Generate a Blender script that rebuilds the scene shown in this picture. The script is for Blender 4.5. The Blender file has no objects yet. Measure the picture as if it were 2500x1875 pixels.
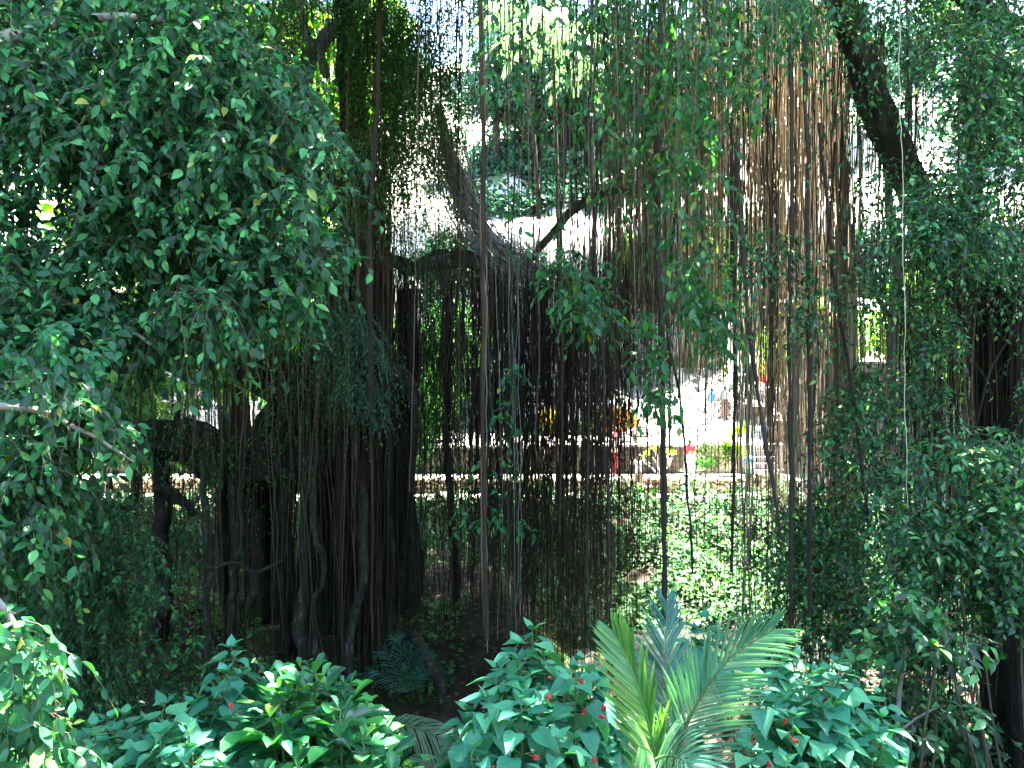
import bpy, math, random
import numpy as np
from mathutils import Vector
R = math.radians
F = 1962.0                                   # focal length in photograph pixels (2500 wide)
col = bpy.context.scene.collection
def rg(seed): return np.random.default_rng(seed)
def at(px, py, Y):
    px = np.asarray(px, float); py = np.asarray(py, float); Y = np.asarray(Y, float)
    return np.stack(np.broadcast_arrays((px - 1250) / F * Y, Y, (937.5 - py) / F * Y), -1)
def nrm(v): return v / np.maximum(np.linalg.norm(v, axis=-1, keepdims=True), 1e-9)

# ------------------------------------------------------------------ mesh builder
class G:
    def __init__(s): s.V = []; s.Fs = []; s.R = []; s.U = []; s.n = 0
    def add(s, V, Fc, rnd=0.5, uv=None):
        V = np.asarray(V, np.float32).reshape(-1, 3); Fc = np.asarray(Fc, np.int64)
        s.V.append(V); s.Fs.append(Fc + s.n); s.n += len(V)
        s.R.append(np.broadcast_to(np.asarray(rnd, np.float32), (len(Fc),)))
        if uv is None: uv = np.zeros((Fc.size, 2), np.float32)
        s.U.append(np.asarray(uv, np.float32).reshape(-1, 2))
        return s
    def build(s, name, mat, parent=None, smooth=True, link=True):
        me = bpy.data.meshes.new(name)
        if s.n:
            V = np.concatenate(s.V)
            li = np.concatenate([f.ravel() for f in s.Fs]).astype(np.int32)
            tot = np.concatenate([np.full(len(f), f.shape[1], np.int32) for f in s.Fs])
            st = np.concatenate([[0], np.cumsum(tot)[:-1]]).astype(np.int32)
            me.vertices.add(len(V)); me.vertices.foreach_set('co', V.ravel().astype(np.float32))
            me.loops.add(len(li)); me.loops.foreach_set('vertex_index', li)
            me.polygons.add(len(tot)); me.polygons.foreach_set('loop_start', st)
            me.polygons.foreach_set('use_smooth', np.full(len(tot), smooth, bool))
            a = me.attributes.new('rnd', 'FLOAT', 'FACE'); a.data.foreach_set('value', np.concatenate(s.R).astype(np.float32))
            uvl = me.uv_layers.new(name='UVMap'); uvl.data.foreach_set('uv', np.concatenate(s.U).ravel().astype(np.float32))
            me.update(calc_edges=True)
        if mat: me.materials.append(mat)
        o = bpy.data.objects.new(name, me)
        if link: col.objects.link(o)
        if parent: put(o, parent)
        return o
def put(o, parent):
    o.parent = parent
    b = parent; off = Vector((0, 0, 0))
    while b is not None: off += b.location; b = b.parent
    o.location = -off                           # meshes are written in world coordinates
def tag(o, label=None, cat=None, group=None, kind=None):
    if label: o['label'] = label
    if cat: o['category'] = cat
    if group: o['group'] = group
    if kind: o['kind'] = kind
    return o
def thing(name, loc, label, cat, group=None):
    o = bpy.data.objects.new(name, None); col.objects.link(o); o.location = Vector([float(v) for v in loc]); o.empty_display_size = .2
    return tag(o, label, cat, group)

# ------------------------------------------------------------------ tubes
def tubes(g, paths, rad, sides=3, cap=False, rnd=None, flute=0, seed=0, jitter=0):
    """paths (n,m,3); rad (n,m)"""
    P = np.asarray(paths, float); n, m, _ = P.shape
    rad = np.broadcast_to(np.asarray(rad, float), (n, m))
    T = nrm(np.gradient(P, axis=1))
    mt = nrm(T.mean(1)); ref = np.where(np.abs(mt[:, 2:3]) > .6, [[1., 0, 0]], [[0, 0, 1.]])
    A = nrm(np.cross(T, ref[:, None, :])); B = np.cross(T, A)
    th = np.linspace(0, 2 * np.pi, sides, endpoint=False)
    rr = rad[:, :, None] * np.ones(sides)
    if flute or jitter:
        q = rg(seed); k = np.arange(m)[None, :, None]
        for f_, a_ in ((2, .35), (3, .5), (5, .5), (8, .3)):
            if f_ * 2 < sides: rr = rr * (1 + flute * a_ * np.sin(f_ * th + q.uniform(0, 6, (n, 1, 1)) + k * q.normal(0, .06, (n, 1, 1)) + np.sin(k * .13 + q.uniform(0, 6, (n, 1, 1)))))
        rr = rr * (1 + jitter * q.normal(0, 1, (n, m, sides)))
    V = P[:, :, None, :] + rr[..., None] * (np.cos(th)[None, None, :, None] * A[:, :, None, :] + np.sin(th)[None, None, :, None] * B[:, :, None, :])
    idx = np.arange(n * m * sides).reshape(n, m, sides); nx = np.roll(idx, -1, 2)
    Fc = np.stack([idx[:, :-1], nx[:, :-1], nx[:, 1:], idx[:, 1:]], -1).reshape(-1, 4)
    uu = np.stack(np.broadcast_arrays(th[None, None, :] / (2 * np.pi), np.arange(m)[None, :, None] / m), -1)
    if rnd is None: r = np.repeat(rg(seed + 1).random(n), (m - 1) * sides)
    else: r = np.repeat(np.broadcast_to(rnd, (n,)), (m - 1) * sides)
    g.add(V, Fc, r)
    if cap:
        g.add(V[:, -1].reshape(-1, 3), np.arange(n * sides).reshape(n, sides), .5)
        g.add(V[:, 0].reshape(-1, 3), np.arange(n * sides).reshape(n, sides)[:, ::-1], .5)
    return g
def spline(C, m):
    C = np.asarray(C, float); n = len(C)
    P = np.vstack([2 * C[0] - C[1], C, 2 * C[-1] - C[-2]])
    t = np.linspace(0, n - 1 - 1e-6, m); i = t.astype(int); f = (t - i)[:, None]
    p0, p1, p2, p3 = P[i], P[i + 1], P[i + 2], P[i + 3]
    return .5 * (2 * p1 + (p2 - p0) * f + (2 * p0 - 5 * p1 + 4 * p2 - p3) * f * f + (3 * p1 - p0 - 3 * p2 + p3) * f ** 3)
def limb(g, ctrl, m=40, sides=14, flute=.18, seed=0, jitter=.05, wob=.25):
    """ctrl: (px, py, Y, radius_px)"""
    C = np.array(ctrl, float); w = at(C[:, 0], C[:, 1], C[:, 2]); r = C[:, 3] / F * C[:, 2]
    S = spline(np.hstack([w, r[:, None]]), m); q = rg(seed + 7)
    t = np.linspace(0, 1, m)[:, None]
    for k in (2, 4, 7):
        S[:, :3] += wob / k * S[:, 3:4] * np.sin(t * 6.28 * k + q.uniform(0, 6, 3)) * 1.5
    tubes(g, S[None, :, :3], np.maximum(S[None, :, 3], .003), sides, True, rnd=q.random(), flute=flute, seed=seed, jitter=jitter)
    return S
def rootpaths(q, x0, y0, zt, zb, m=16, amp=.03, lean=.05):
    n = len(x0); t = np.linspace(0, 1, m)[None, :]
    L = (zt - zb)[:, None]
    lx = q.normal(0, lean, (n, 1)); ly = q.normal(0, lean, (n, 1))
    def wob():
        o = 0
        for k in (1, 2.3, 4.1, 7.3): o = o + np.sin(t * 6.28 * k * np.clip(L / 6, .4, 2) + q.uniform(0, 6.28, (n, 1))) * q.normal(0, 1, (n, 1)) * amp / k
        return o
    X = x0[:, None] + lx * t * L * .3 + wob(); Yy = y0[:, None] + ly * t * L * .3 + wob()
    return np.stack([X, Yy, zt[:, None] - t * L], -1)

# ------------------------------------------------------------------ leaves
def tmpl(outline, fold=.14, droop=.18, mid=3):
    """outline: right side (half width, along); makes a folded leaf, tris"""
    o = np.array(outline, float); k = len(o)
    M = np.linspace(0, 1, k + 2)
    M[1:-1] = o[:, 1]
    V = []; U = []
    for y in M: V.append((0, y, -droop * y * y)); U.append((.5, y))
    for s in (-1, 1):
        for w, y in o: V.append((s * w, y + .0, fold * w * 2 - droop * y * y)); U.append((.5 + s * w, y))
    T = []
    for si, s in enumerate((-1, 1)):
        b = k + 2 + si * k
        tr = [(0, b, 1)]
        for j in range(k - 1): tr += [(1 + j, b + j, b + j + 1), (1 + j, b + j + 1, 2 + j)]
        tr += [(k, b + k - 1, k + 1)]
        if s > 0: tr = [(a, c, b_) for a, b_, c in tr]
        T += tr
    return np.array(V), np.array(T), np.array(U)
FIG = tmpl([(.30, .16), (.47, .38), (.40, .62), (.14, .86)], .16, .16)
FIG_MID = tmpl([(.46, .36), (.25, .74)], .14, .12)
TINY = tmpl([(.5, .42)], .12, .05)
OBO = tmpl([(.12, .12), (.30, .34), (.47, .62), (.36, .86)], .22, .16)
MAL = tmpl([(.30, -.03), (.47, .10), (.50, .26), (.44, .42), (.30, .60), (.15, .78), (.05, .92)], .10, .26)
CRO = tmpl([(.4, .3), (.4, .65)], .2, .25)
def leaves(g, T, P, D, N, L, W, q, lo=0., hi=1.):
    tv, tf, tu = T; n = len(P)
    if n == 0: return g
    D = nrm(D); N = nrm(N - (N * D).sum(-1, keepdims=True) * D); S = np.cross(D, N)
    L = np.broadcast_to(L, (n,)).astype(float); W = np.broadcast_to(W, (n,)).astype(float)
    V = P[:, None] + (tv[None, :, 0:1] * W[:, None, None]) * S[:, None] + (tv[None, :, 1:2] * L[:, None, None]) * D[:, None] + (tv[None, :, 2:3] * (W * q.uniform(.2, 2.3, n))[:, None, None]) * N[:, None]
    Fc = (tf[None] + (np.arange(n) * len(tv))[:, None, None]).reshape(-1, 3)
    uv = np.broadcast_to(tu[tf][None], (n,) + tu[tf].shape)
    return g.add(V, Fc, np.repeat(q.uniform(lo, hi, n), len(tf)), uv)
def inpoly(P, poly):
    x, y = P[:, 0], P[:, 1]; poly = np.array(poly, float); ins = np.zeros(len(P), bool); j = len(poly) - 1
    for i in range(len(poly)):
        xi, yi = poly[i]; xj, yj = poly[j]
        c = ((yi > y) != (yj > y)) & (x < (xj - xi) * (y - yi) / (yj - yi + 1e-9) + xi); ins ^= c; j = i
    return ins
def sample(q, poly, n, clumps=0, sig=60, holes=()):
    poly = np.array(poly, float); lo = poly.min(0); hi = poly.max(0); out = []; got = 0
    C = None
    if clumps:
        c = lo + q.random((clumps * 6, 2)) * (hi - lo); C = c[inpoly(c, poly)][:clumps]
    it = 0
    while got < n and it < 200:
        it += 1
        if C is not None:
            k = q.integers(0, len(C), n * 2); p = C[k] + q.normal(0, sig, (n * 2, 2)) * [1, .75]
        else: p = lo + q.random((n * 2, 2)) * (hi - lo)
        ok = inpoly(p, poly)
        for h in holes: ok &= ~(inpoly(p, h) & (q.random(len(p)) < .93))
        p = p[ok]; out.append(p); got += len(p)
    return np.concatenate(out)[:n]
def sprays(gl, gt, q, S, D, L, nl, leafL, T=FIG, asp=.5, droop=.8, twig=.0022, up=.9, hang=.5, lo=0, hi=1, spread=.7):
    """S starts (n,3), D directions, L lengths: drooping twigs with alternate leaves"""
    n = len(S); D = nrm(D); L = np.broadcast_to(L, (n,))
    m = 7; t = np.linspace(0, 1, m)[None, :, None]; Z = np.array([0, 0, -1.])
    def curve(t): return S[:, None] + L[:, None, None] * (D[:, None] * (t - .25 * t * t) + Z * droop * t * t * .75)
    if gt is not None: tubes(gt, curve(t), twig * np.linspace(1.3, .5, m)[None, :], 3, seed=int(q.integers(1e6)))
    tj = ((np.arange(nl) + 1) / nl)[None, :, None] + q.normal(0, .03, (n, nl, 1)); tj = np.clip(tj, .05, 1)
    C = curve(tj); Tn = nrm(curve(np.clip(tj + .02, 0, 1.1)) - C + 1e-6)
    side = nrm(np.cross(Tn, Z) + q.normal(0, .35, Tn.shape)); sg = np.where(np.arange(nl) % 2 == 0, 1, -1)[None, :, None]
    last = (np.arange(nl) == nl - 1)[None, :, None]
    Dl = nrm(Tn * .55 + side * sg * spread * (~last) + Z * hang * .6 + q.normal(0, .38, Tn.shape))
    N = nrm(np.array([0, -.45, up * .8]) + nrm(D)[:, None] * .4 + q.normal(0, .55, Tn.shape))
    l = leafL * q.uniform(.45, 1.2, (n * nl))
    leaves(gl, T, C.reshape(-1, 3), Dl.reshape(-1, 3), N.reshape(-1, 3), l, l * asp * q.uniform(.85, 1.15, n * nl), q, lo, hi)

# ------------------------------------------------------------------ materials
def nt(name):
    m = bpy.data.materials.new(name); m.use_nodes = True; t = m.node_tree; t.nodes.clear()
    return m, t, t.nodes, t.links
def ramp(N, stops):
    r = N.new('ShaderNodeValToRGB'); e = r.color_ramp.elements
    while len(e) < len(stops): e.new(.5)
    for i, (p, c) in enumerate(stops): e[i].position = p; e[i].color = (*c, 1)
    return r
def leafmat(name, stops, rough=.33, transl=.35, spec=.5, vein=0., tint=(1.5, 1.7, .5)):
    m, t, N, K = nt(name)
    at_ = N.new('ShaderNodeAttribute'); at_.attribute_name = 'rnd'
    r = ramp(N, stops); K.new(at_.outputs['Fac'], r.inputs[0]); c = r.outputs[0]
    tc = N.new('ShaderNodeTexCoord')
    no = N.new('ShaderNodeTexNoise'); no.inputs['Scale'].default_value = 9; no.inputs['Detail'].default_value = 3; K.new(tc.outputs['Object'], no.inputs['Vector'])
    hs = N.new('ShaderNodeHueSaturation'); mr = N.new('ShaderNodeMapRange'); mr.inputs[3].default_value = .7; mr.inputs[4].default_value = 1.3
    K.new(no.outputs[0], mr.inputs[0]); K.new(mr.outputs[0], hs.inputs['Value']); K.new(c, hs.inputs['Color']); c = hs.outputs[0]
    p = N.new('ShaderNodeBsdfPrincipled'); p.inputs['Roughness'].default_value = rough; p.inputs['Specular IOR Level'].default_value = spec
    if vein:
        uv = N.new('ShaderNodeUVMap'); uv.uv_map = 'UVMap'; sp = N.new('ShaderNodeSeparateXYZ'); K.new(uv.outputs[0], sp.inputs[0])
        def M(op, a, b=None, cl=False):
            x = N.new('ShaderNodeMath'); x.operation = op; x.use_clamp = cl
            for i, v in enumerate((a, b)):
                if v is None: continue
                if isinstance(v, (int, float)): x.inputs[i].default_value = v
                else: K.new(v, x.inputs[i])
            return x.outputs[0]
        d = M('ABSOLUTE', M('SUBTRACT', sp.outputs[0], .5))
        midr = M('SUBTRACT', 1, M('MULTIPLY', d, 26), True)
        lat = M('SINE', M('MULTIPLY', M('SUBTRACT', sp.outputs[1], M('MULTIPLY', d, .9)), 46))
        lat = M('MULTIPLY', M('SUBTRACT', lat, .82, True), 4.0, True)
        v = M('MAXIMUM', midr, M('MULTIPLY', lat, .55))
        mx = N.new('ShaderNodeMix'); mx.data_type = 'RGBA'; K.new(M('MULTIPLY', v, vein), mx.inputs[0]); K.new(c, mx.inputs[6])
        mx.inputs[7].default_value = (.16, .32, .12, 1); c = mx.outputs[2]
        bp = N.new('ShaderNodeBump'); bp.inputs['Strength'].default_value = .5; bp.inputs['Distance'].default_value = .004
        K.new(M('ADD', lat, midr), bp.inputs['Height']); bp.invert = True; K.new(bp.outputs[0], p.inputs['Normal'])
    K.new(c, p.inputs['Base Color'])
    vm = N.new('ShaderNodeVectorMath'); vm.operation = 'MULTIPLY'; vm.inputs[1].default_value = tint; K.new(c, vm.inputs[0])
    tr = N.new('ShaderNodeBsdfTranslucent'); K.new(vm.outputs[0], tr.inputs[0])
    ms = N.new('ShaderNodeMixShader'); ms.inputs[0].default_value = transl; K.new(p.outputs[0], ms.inputs[1]); K.new(tr.outputs[0], ms.inputs[2])
    o = N.new('ShaderNodeOutputMaterial'); K.new(ms.outputs[0], o.inputs[0]); return m
def solidmat(name, stops, scale=4, rough=.85, bump=.4, dist=.02, stretch=(1, 1, 1), detail=6, use_rnd=0., transl=0, moss=None, mscale=1.5, mth=.55, spec=.3):
    m, t, N, K = nt(name)
    tc = N.new('ShaderNodeTexCoord'); mp = N.new('ShaderNodeMapping'); mp.inputs['Scale'].default_value = stretch; K.new(tc.outputs['Object'], mp.inputs[0])
    no = N.new('ShaderNodeTexNoise'); no.inputs['Scale'].default_value = scale; no.inputs['Detail'].default_value = detail; no.inputs['Roughness'].default_value = .65; K.new(mp.outputs[0], no.inputs['Vector'])
    f = no.outputs[0]
    if use_rnd:
        a = N.new('ShaderNodeAttribute'); a.attribute_name = 'rnd'
        mx = N.new('ShaderNodeMix'); mx.inputs[0].default_value = use_rnd; K.new(f, mx.inputs[2]); K.new(a.outputs['Fac'], mx.inputs[3]); f2 = mx.outputs[0]
    else: f2 = f
    r = ramp(N, stops); K.new(f2, r.inputs[0]); c = r.outputs[0]
    if moss:
        n2 = N.new('ShaderNodeTexNoise'); n2.inputs['Scale'].default_value = mscale; n2.inputs['Detail'].default_value = 8; n2.inputs['Roughness'].default_value = .7; K.new(tc.outputs['Object'], n2.inputs['Vector'])
        mr = N.new('ShaderNodeMapRange'); mr.inputs[1].default_value = mth; mr.inputs[2].default_value = mth + .08; K.new(n2.outputs[0], mr.inputs[0])
        mx = N.new('ShaderNodeMix'); mx.data_type = 'RGBA'; K.new(mr.outputs[0], mx.inputs[0]); K.new(c, mx.inputs[6]); mx.inputs[7].default_value = (*moss, 1); c = mx.outputs[2]
    p = N.new('ShaderNodeBsdfPrincipled'); p.inputs['Roughness'].default_value = rough; p.inputs['Specular IOR Level'].default_value = spec; K.new(c, p.inputs['Base Color'])
    if bump:
        b = N.new('ShaderNodeBump'); b.inputs['Strength'].default_value = bump; b.inputs['Distance'].default_value = dist; K.new(f, b.inputs['Height']); K.new(b.outputs[0], p.inputs['Normal'])
    o = N.new('ShaderNodeOutputMaterial'); K.new(p.outputs[0], o.inputs[0]); return m
def blockmat(name, c1, c2, mortar, sx, sz, rough=.9):
    m, t, N, K = nt(name)
    tc = N.new('ShaderNodeTexCoord'); mp = N.new('ShaderNodeMapping'); mp.inputs['Rotation'].default_value = (R(90), 0, 0); K.new(tc.outputs['Object'], mp.inputs[0])
    br = N.new('ShaderNodeTexBrick'); K.new(mp.outputs[0], br.inputs['Vector']); br.inputs['Color1'].default_value = (*c1, 1); br.inputs['Color2'].default_value = (*c2, 1); br.inputs['Mortar'].default_value = (*mortar, 1)
    br.inputs['Scale'].default_value = 1; br.inputs['Mortar Size'].default_value = .018; br.inputs['Brick Width'].default_value = sx; br.inputs['Row Height'].default_value = sz; br.inputs['Mortar Smooth'].default_value = .4
    no = N.new('ShaderNodeTexNoise'); no.inputs['Scale'].default_value = 2.3; no.inputs['Detail'].default_value = 9; no.inputs['Roughness'].default_value = .7; K.new(tc.outputs['Object'], no.inputs['Vector'])
    mr = N.new('ShaderNodeMapRange'); mr.inputs[1].default_value = .3; mr.inputs[2].default_value = .75; mr.inputs[3].default_value = .35; mr.inputs[4].default_value = 1.35; K.new(no.outputs[0], mr.inputs[0])
    vm = N.new('ShaderNodeVectorMath'); vm.operation = 'SCALE'; K.new(br.outputs[0], vm.inputs[0]); K.new(mr.outputs[0], vm.inputs['Scale'])
    p = N.new('ShaderNodeBsdfPrincipled'); p.inputs['Roughness'].default_value = rough; K.new(vm.outputs[0], p.inputs['Base Color'])
    b = N.new('ShaderNodeBump'); b.inputs['Strength'].default_value = .6; b.inputs['Distance'].default_value = .04; K.new(no.outputs[0], b.inputs['Height']); K.new(b.outputs[0], p.inputs['Normal'])
    o = N.new('ShaderNodeOutputMaterial'); K.new(p.outputs[0], o.inputs[0]); return m
M = {}
M['fig'] = leafmat('fig_leaf', [(0, (.003, .022, .009)), (.5, (.009, .070, .024)), (.8, (.034, .19, .052)), (.96, (.11, .36, .10)), (.985, (.10, .26, .04)), (1, (.40, .33, .05))], .4, .3, .4, .35, (1.1, 1.5, .8))
M['fig_bright'] = leafmat('fig_leaf_young', [(0, (.008, .07, .03)), (.5, (.02, .15, .06)), (.95, (.06, .29, .10)), (.99, (.2, .34, .05)), (1, (.40, .30, .06))], .34, .35, .5, .35)
M['ban'] = leafmat('banyan_leaf', [(0, (.010, .060, .014)), (.5, (.030, .135, .028)), (1, (.10, .27, .05))], .45, .4, .4)
M['ban_blue'] = leafmat('banyan_spray_leaf', [(0, (.012, .07, .045)), (.6, (.03, .14, .08)), (1, (.08, .24, .12))], .35, .3, .5)
M['hang'] = leafmat('hanging_leaf', [(0, (.008, .055, .018)), (.6, (.02, .12, .03)), (.94, (.05, .21, .04)), (1, (.30, .34, .04))], .36, .45, .5, .25)
M['right'] = leafmat('right_leaf', [(0, (.003, .024, .010)), (.5, (.012, .080, .028)), (.8, (.045, .20, .062)), (.96, (.13, .38, .12)), (1, (.30, .34, .05))], .38, .38, .5)
M['mal'] = leafmat('mallow_leaf', [(0, (.018, .13, .085)), (.5, (.04, .23, .14)), (1, (.09, .34, .18))], .45, .3, .35, .4)
M['obo'] = leafmat('glossy_leaf', [(0, (.005, .045, .028)), (.35, (.012, .10, .05)), (.7, (.03, .21, .06)), (.93, (.07, .32, .06)), (1, (.35, .5, .05))], .26, .25, .5, .6)
M['palm'] = leafmat('palm_leaf', [(0, (.04, .14, .085)), (.5, (.07, .23, .14)), (1, (.14, .32, .19))], .3, .2, .6)
M['palm_far'] = leafmat('far_palm_leaf', [(0, (.06, .14, .07)), (1, (.16, .24, .13))], .4, .3, .5, tint=(1.2, 1.3, .8))
M['palm_y'] = leafmat('palm_leaf_yellow', [(0, (.05, .17, .05)), (.5, (.09, .25, .06)), (1, (.20, .38, .08))], .33, .22, .5)
M['palm_d'] = leafmat('palm_leaf_dark', [(0, (.010, .07, .045)), (1, (.03, .15, .09))], .4, .3, .5)
M['ivy'] = leafmat('ivy_leaf', [(0, (.006, .028, .009)), (.5, (.016, .068, .018)), (.85, (.05, .13, .035)), (1, (.10, .20, .06))], .65, .3, .2)
M['bgA'] = leafmat('forest_leaf', [(0, (.006, .032, .020)), (.6, (.016, .070, .040)), (1, (.06, .17, .08))], .5, .25, .4, tint=(1., 1.4, 1.))
M['bgB'] = leafmat('forest_leaf_light', [(0, (.04, .12, .02)), (.6, (.09, .22, .03)), (1, (.22, .38, .06))], .5, .45, .4)
M['bgC'] = leafmat('shrub_leaf', [(0, (.025, .05, .02)), (.6, (.06, .10, .035)), (1, (.14, .19, .08))], .6, .2, .3, tint=(1.2, 1.3, .8))
M['croton'] = leafmat('croton_leaf', [(0, (.07, .09, .02)), (.4, (.30, .20, .04)), (.7, (.50, .34, .07)), (1, (.40, .42, .10))], .35, .4)
M['croton_r'] = leafmat('croton_leaf_red', [(0, (.06, .06, .02)), (.4, (.28, .10, .03)), (.8, (.48, .18, .05)), (1, (.4, .30, .08))], .35, .4)
M['dra'] = leafmat('dracaena_leaf', [(0, (.12, .26, .03)), (.6, (.30, .46, .05)), (1, (.5, .6, .1))], .4, .5)
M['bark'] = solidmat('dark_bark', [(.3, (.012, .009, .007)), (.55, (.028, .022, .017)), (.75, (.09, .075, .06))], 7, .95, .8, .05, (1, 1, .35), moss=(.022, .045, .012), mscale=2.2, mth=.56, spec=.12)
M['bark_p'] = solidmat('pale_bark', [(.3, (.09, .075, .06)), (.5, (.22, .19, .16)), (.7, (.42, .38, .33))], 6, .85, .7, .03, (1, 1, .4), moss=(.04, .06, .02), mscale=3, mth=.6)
M['bark_m'] = solidmat('lichened_bark', [(.38, (.016, .013, .010)), (.56, (.045, .037, .030)), (.72, (.20, .18, .155))], 9, .9, .9, .03, (1, 1, .5), moss=(.022, .04, .012), mscale=3, mth=.52)
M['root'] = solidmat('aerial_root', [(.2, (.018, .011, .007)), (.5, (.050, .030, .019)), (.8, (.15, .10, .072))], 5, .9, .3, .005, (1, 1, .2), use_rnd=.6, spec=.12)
M['root_t'] = solidmat('sunlit_tan_root', [(.2, (.13, .08, .045)), (.5, (.34, .25, .165)), (.8, (.54, .44, .33))], 5, .85, .3, .005, (1, 1, .2), use_rnd=.6)  # root colour lightened to tan, standing in for sunlight on the curtain
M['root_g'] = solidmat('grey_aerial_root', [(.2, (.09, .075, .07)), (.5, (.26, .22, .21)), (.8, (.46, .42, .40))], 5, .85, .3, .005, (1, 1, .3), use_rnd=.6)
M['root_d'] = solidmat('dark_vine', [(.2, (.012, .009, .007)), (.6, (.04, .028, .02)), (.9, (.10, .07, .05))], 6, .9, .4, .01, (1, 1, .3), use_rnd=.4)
M['twig'] = solidmat('twig', [(.3, (.05, .04, .025)), (.7, (.13, .11, .07))], 12, .8, 0)
M['stem_g'] = solidmat('green_stem', [(.3, (.04, .10, .03)), (.7, (.10, .17, .06))], 12, .6, 0)
M['soil'] = solidmat('leaf_litter', [(.3, (.010, .007, .005)), (.5, (.030, .020, .013)), (.7, (.07, .05, .032))], 3, .95, 1, .1, moss=(.025, .05, .012), mscale=.6, mth=.52)
M['pave'] = solidmat('sandy_paving', [(.3, (.30, .27, .23)), (.6, (.40, .37, .33)), (.8, (.46, .43, .39))], 2, .9, .4, .02)
M['rock'] = solidmat('rubble_stone', [(.3, (.07, .052, .036)), (.55, (.17, .13, .09)), (.75, (.30, .25, .19))], 2.5, .92, .7, .04, moss=(.05, .065, .018), mscale=1.6, mth=.55)
M['mosswall'] = blockmat('mossy_blocks', (.055, .05, .038), (.085, .075, .055), (.02, .018, .014), .5, .22)
M['temple'] = blockmat('temple_blocks', (.20, .21, .25), (.27, .28, .32), (.07, .07, .08), .9, .34)
M['brick'] = blockmat('grey_brick', (.13, .125, .125), (.19, .18, .175), (.06, .06, .06), .45, .2)
M['cap'] = solidmat('pale_coping', [(.3, (.36, .34, .30)), (.7, (.52, .50, .46))], 3, .85, .3, .01)
M['step'] = solidmat('step_stone', [(.3, (.17, .145, .15)), (.7, (.30, .27, .27))], 3, .85, .3, .01)
def flat(name, c, rough=.6, metal=0, spec=.5):
    m, t, N, K = nt(name); p = N.new('ShaderNodeBsdfPrincipled'); p.inputs['Roughness'].default_value = rough; p.inputs['Specular IOR Level'].default_value = spec
    no = N.new('ShaderNodeTexNoise'); no.inputs['Scale'].default_value = 14; tc = N.new('ShaderNodeTexCoord'); K.new(tc.outputs['Object'], no.inputs['Vector'])
    r = ramp(N, [(.3, tuple(v * .82 for v in c)), (.7, tuple(min(1, v * 1.1) for v in c))]); K.new(no.outputs[0], r.inputs[0]); K.new(r.outputs[0], p.inputs['Base Color'])
    o = N.new('ShaderNodeOutputMaterial'); K.new(p.outputs[0], o.inputs[0]); return m
M['red'] = flat('red_petal', (.45, .012, .015), .5); M['skin'] = flat('skin', (.38, .22, .15), .6); M['hair'] = flat('dark_hair', (.02, .015, .012), .5)
M['c_red'] = flat('red_cloth', (.62, .04, .06), .9); M['c_white'] = flat('white_cloth', (.7, .7, .72), .9); M['c_grey'] = flat('greyblue_cloth', (.32, .36, .46), .9)
M['c_brown'] = flat('brown_cloth', (.16, .10, .08), .9); M['c_blue'] = flat('blue_cloth', (.04, .16, .55), .9); M['c_dark'] = flat('dark_cloth', (.03, .03, .045), .9)
M['c_yel'] = flat('yellow_cloth', (.7, .5, .05), .9); M['c_wine'] = flat('wine_cloth', (.30, .03, .05), .9)
M['bin'] = flat('green_plastic', (.015, .11, .09), .4); M['binlid'] = flat('blue_plastic', (.06, .20, .34), .35); M['label'] = flat('white_sticker', (.75, .75, .75), .6); M['ink'] = flat('dark_print', (.03, .03, .04), .6)
M['phone'] = flat('black_phone', (.02, .02, .02), .3); M['wood'] = solidmat('weathered_wood', [(.3, (.10, .05, .025)), (.7, (.24, .14, .07))], 5, .8, .4, .01, (1, 1, .2))
M['thatch'] = solidmat('thatch', [(.3, (.12, .10, .08)), (.7, (.30, .27, .22))], 9, .95, .8, .05)
wm, wt, WN, WK = nt('stream_water'); _p = WN.new('ShaderNodeBsdfPrincipled'); _p.inputs['Base Color'].default_value = (.02, .022, .02, 1); _p.inputs['Roughness'].default_value = .12
_n = WN.new('ShaderNodeTexNoise'); _n.inputs['Scale'].default_value = 3; _n.inputs['Detail'].default_value = 5; _b = WN.new('ShaderNodeBump'); _b.inputs['Strength'].default_value = .5; _b.inputs['Distance'].default_value = .05; WK.new(_n.outputs[0], _b.inputs['Height']); WK.new(_b.outputs[0], _p.inputs['Normal'])
_o = WN.new('ShaderNodeOutputMaterial'); WK.new(_p.outputs[0], _o.inputs[0]); M['water'] = wm

# hillside: pale dry earth with green cover, mixed by noise (real cover, not light)
hm, ht, HN, HK = nt('hillside')
tc = HN.new('ShaderNodeTexCoord'); n1 = HN.new('ShaderNodeTexNoise'); n1.inputs['Scale'].default_value = .35; n1.inputs['Detail'].default_value = 9; HK.new(tc.outputs['Object'], n1.inputs['Vector'])
r1 = ramp(HN, [(.33, (.06, .10, .04)), (.41, (.16, .17, .09)), (.45, (.38, .35, .29)), (.75, (.50, .47, .41))]); HK.new(n1.outputs[0], r1.inputs[0])
p1 = HN.new('ShaderNodeBsdfPrincipled'); p1.inputs['Roughness'].default_value = .95; HK.new(r1.outputs[0], p1.inputs['Base Color'])
b1 = HN.new('ShaderNodeBump'); b1.inputs['Distance'].default_value = .3; HK.new(n1.outputs[0], b1.inputs['Height']); HK.new(b1.outputs[0], p1.inputs['Normal'])
o1 = HN.new('ShaderNodeOutputMaterial'); HK.new(p1.outputs[0], o1.inputs[0]); M['hill'] = hm

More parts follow.
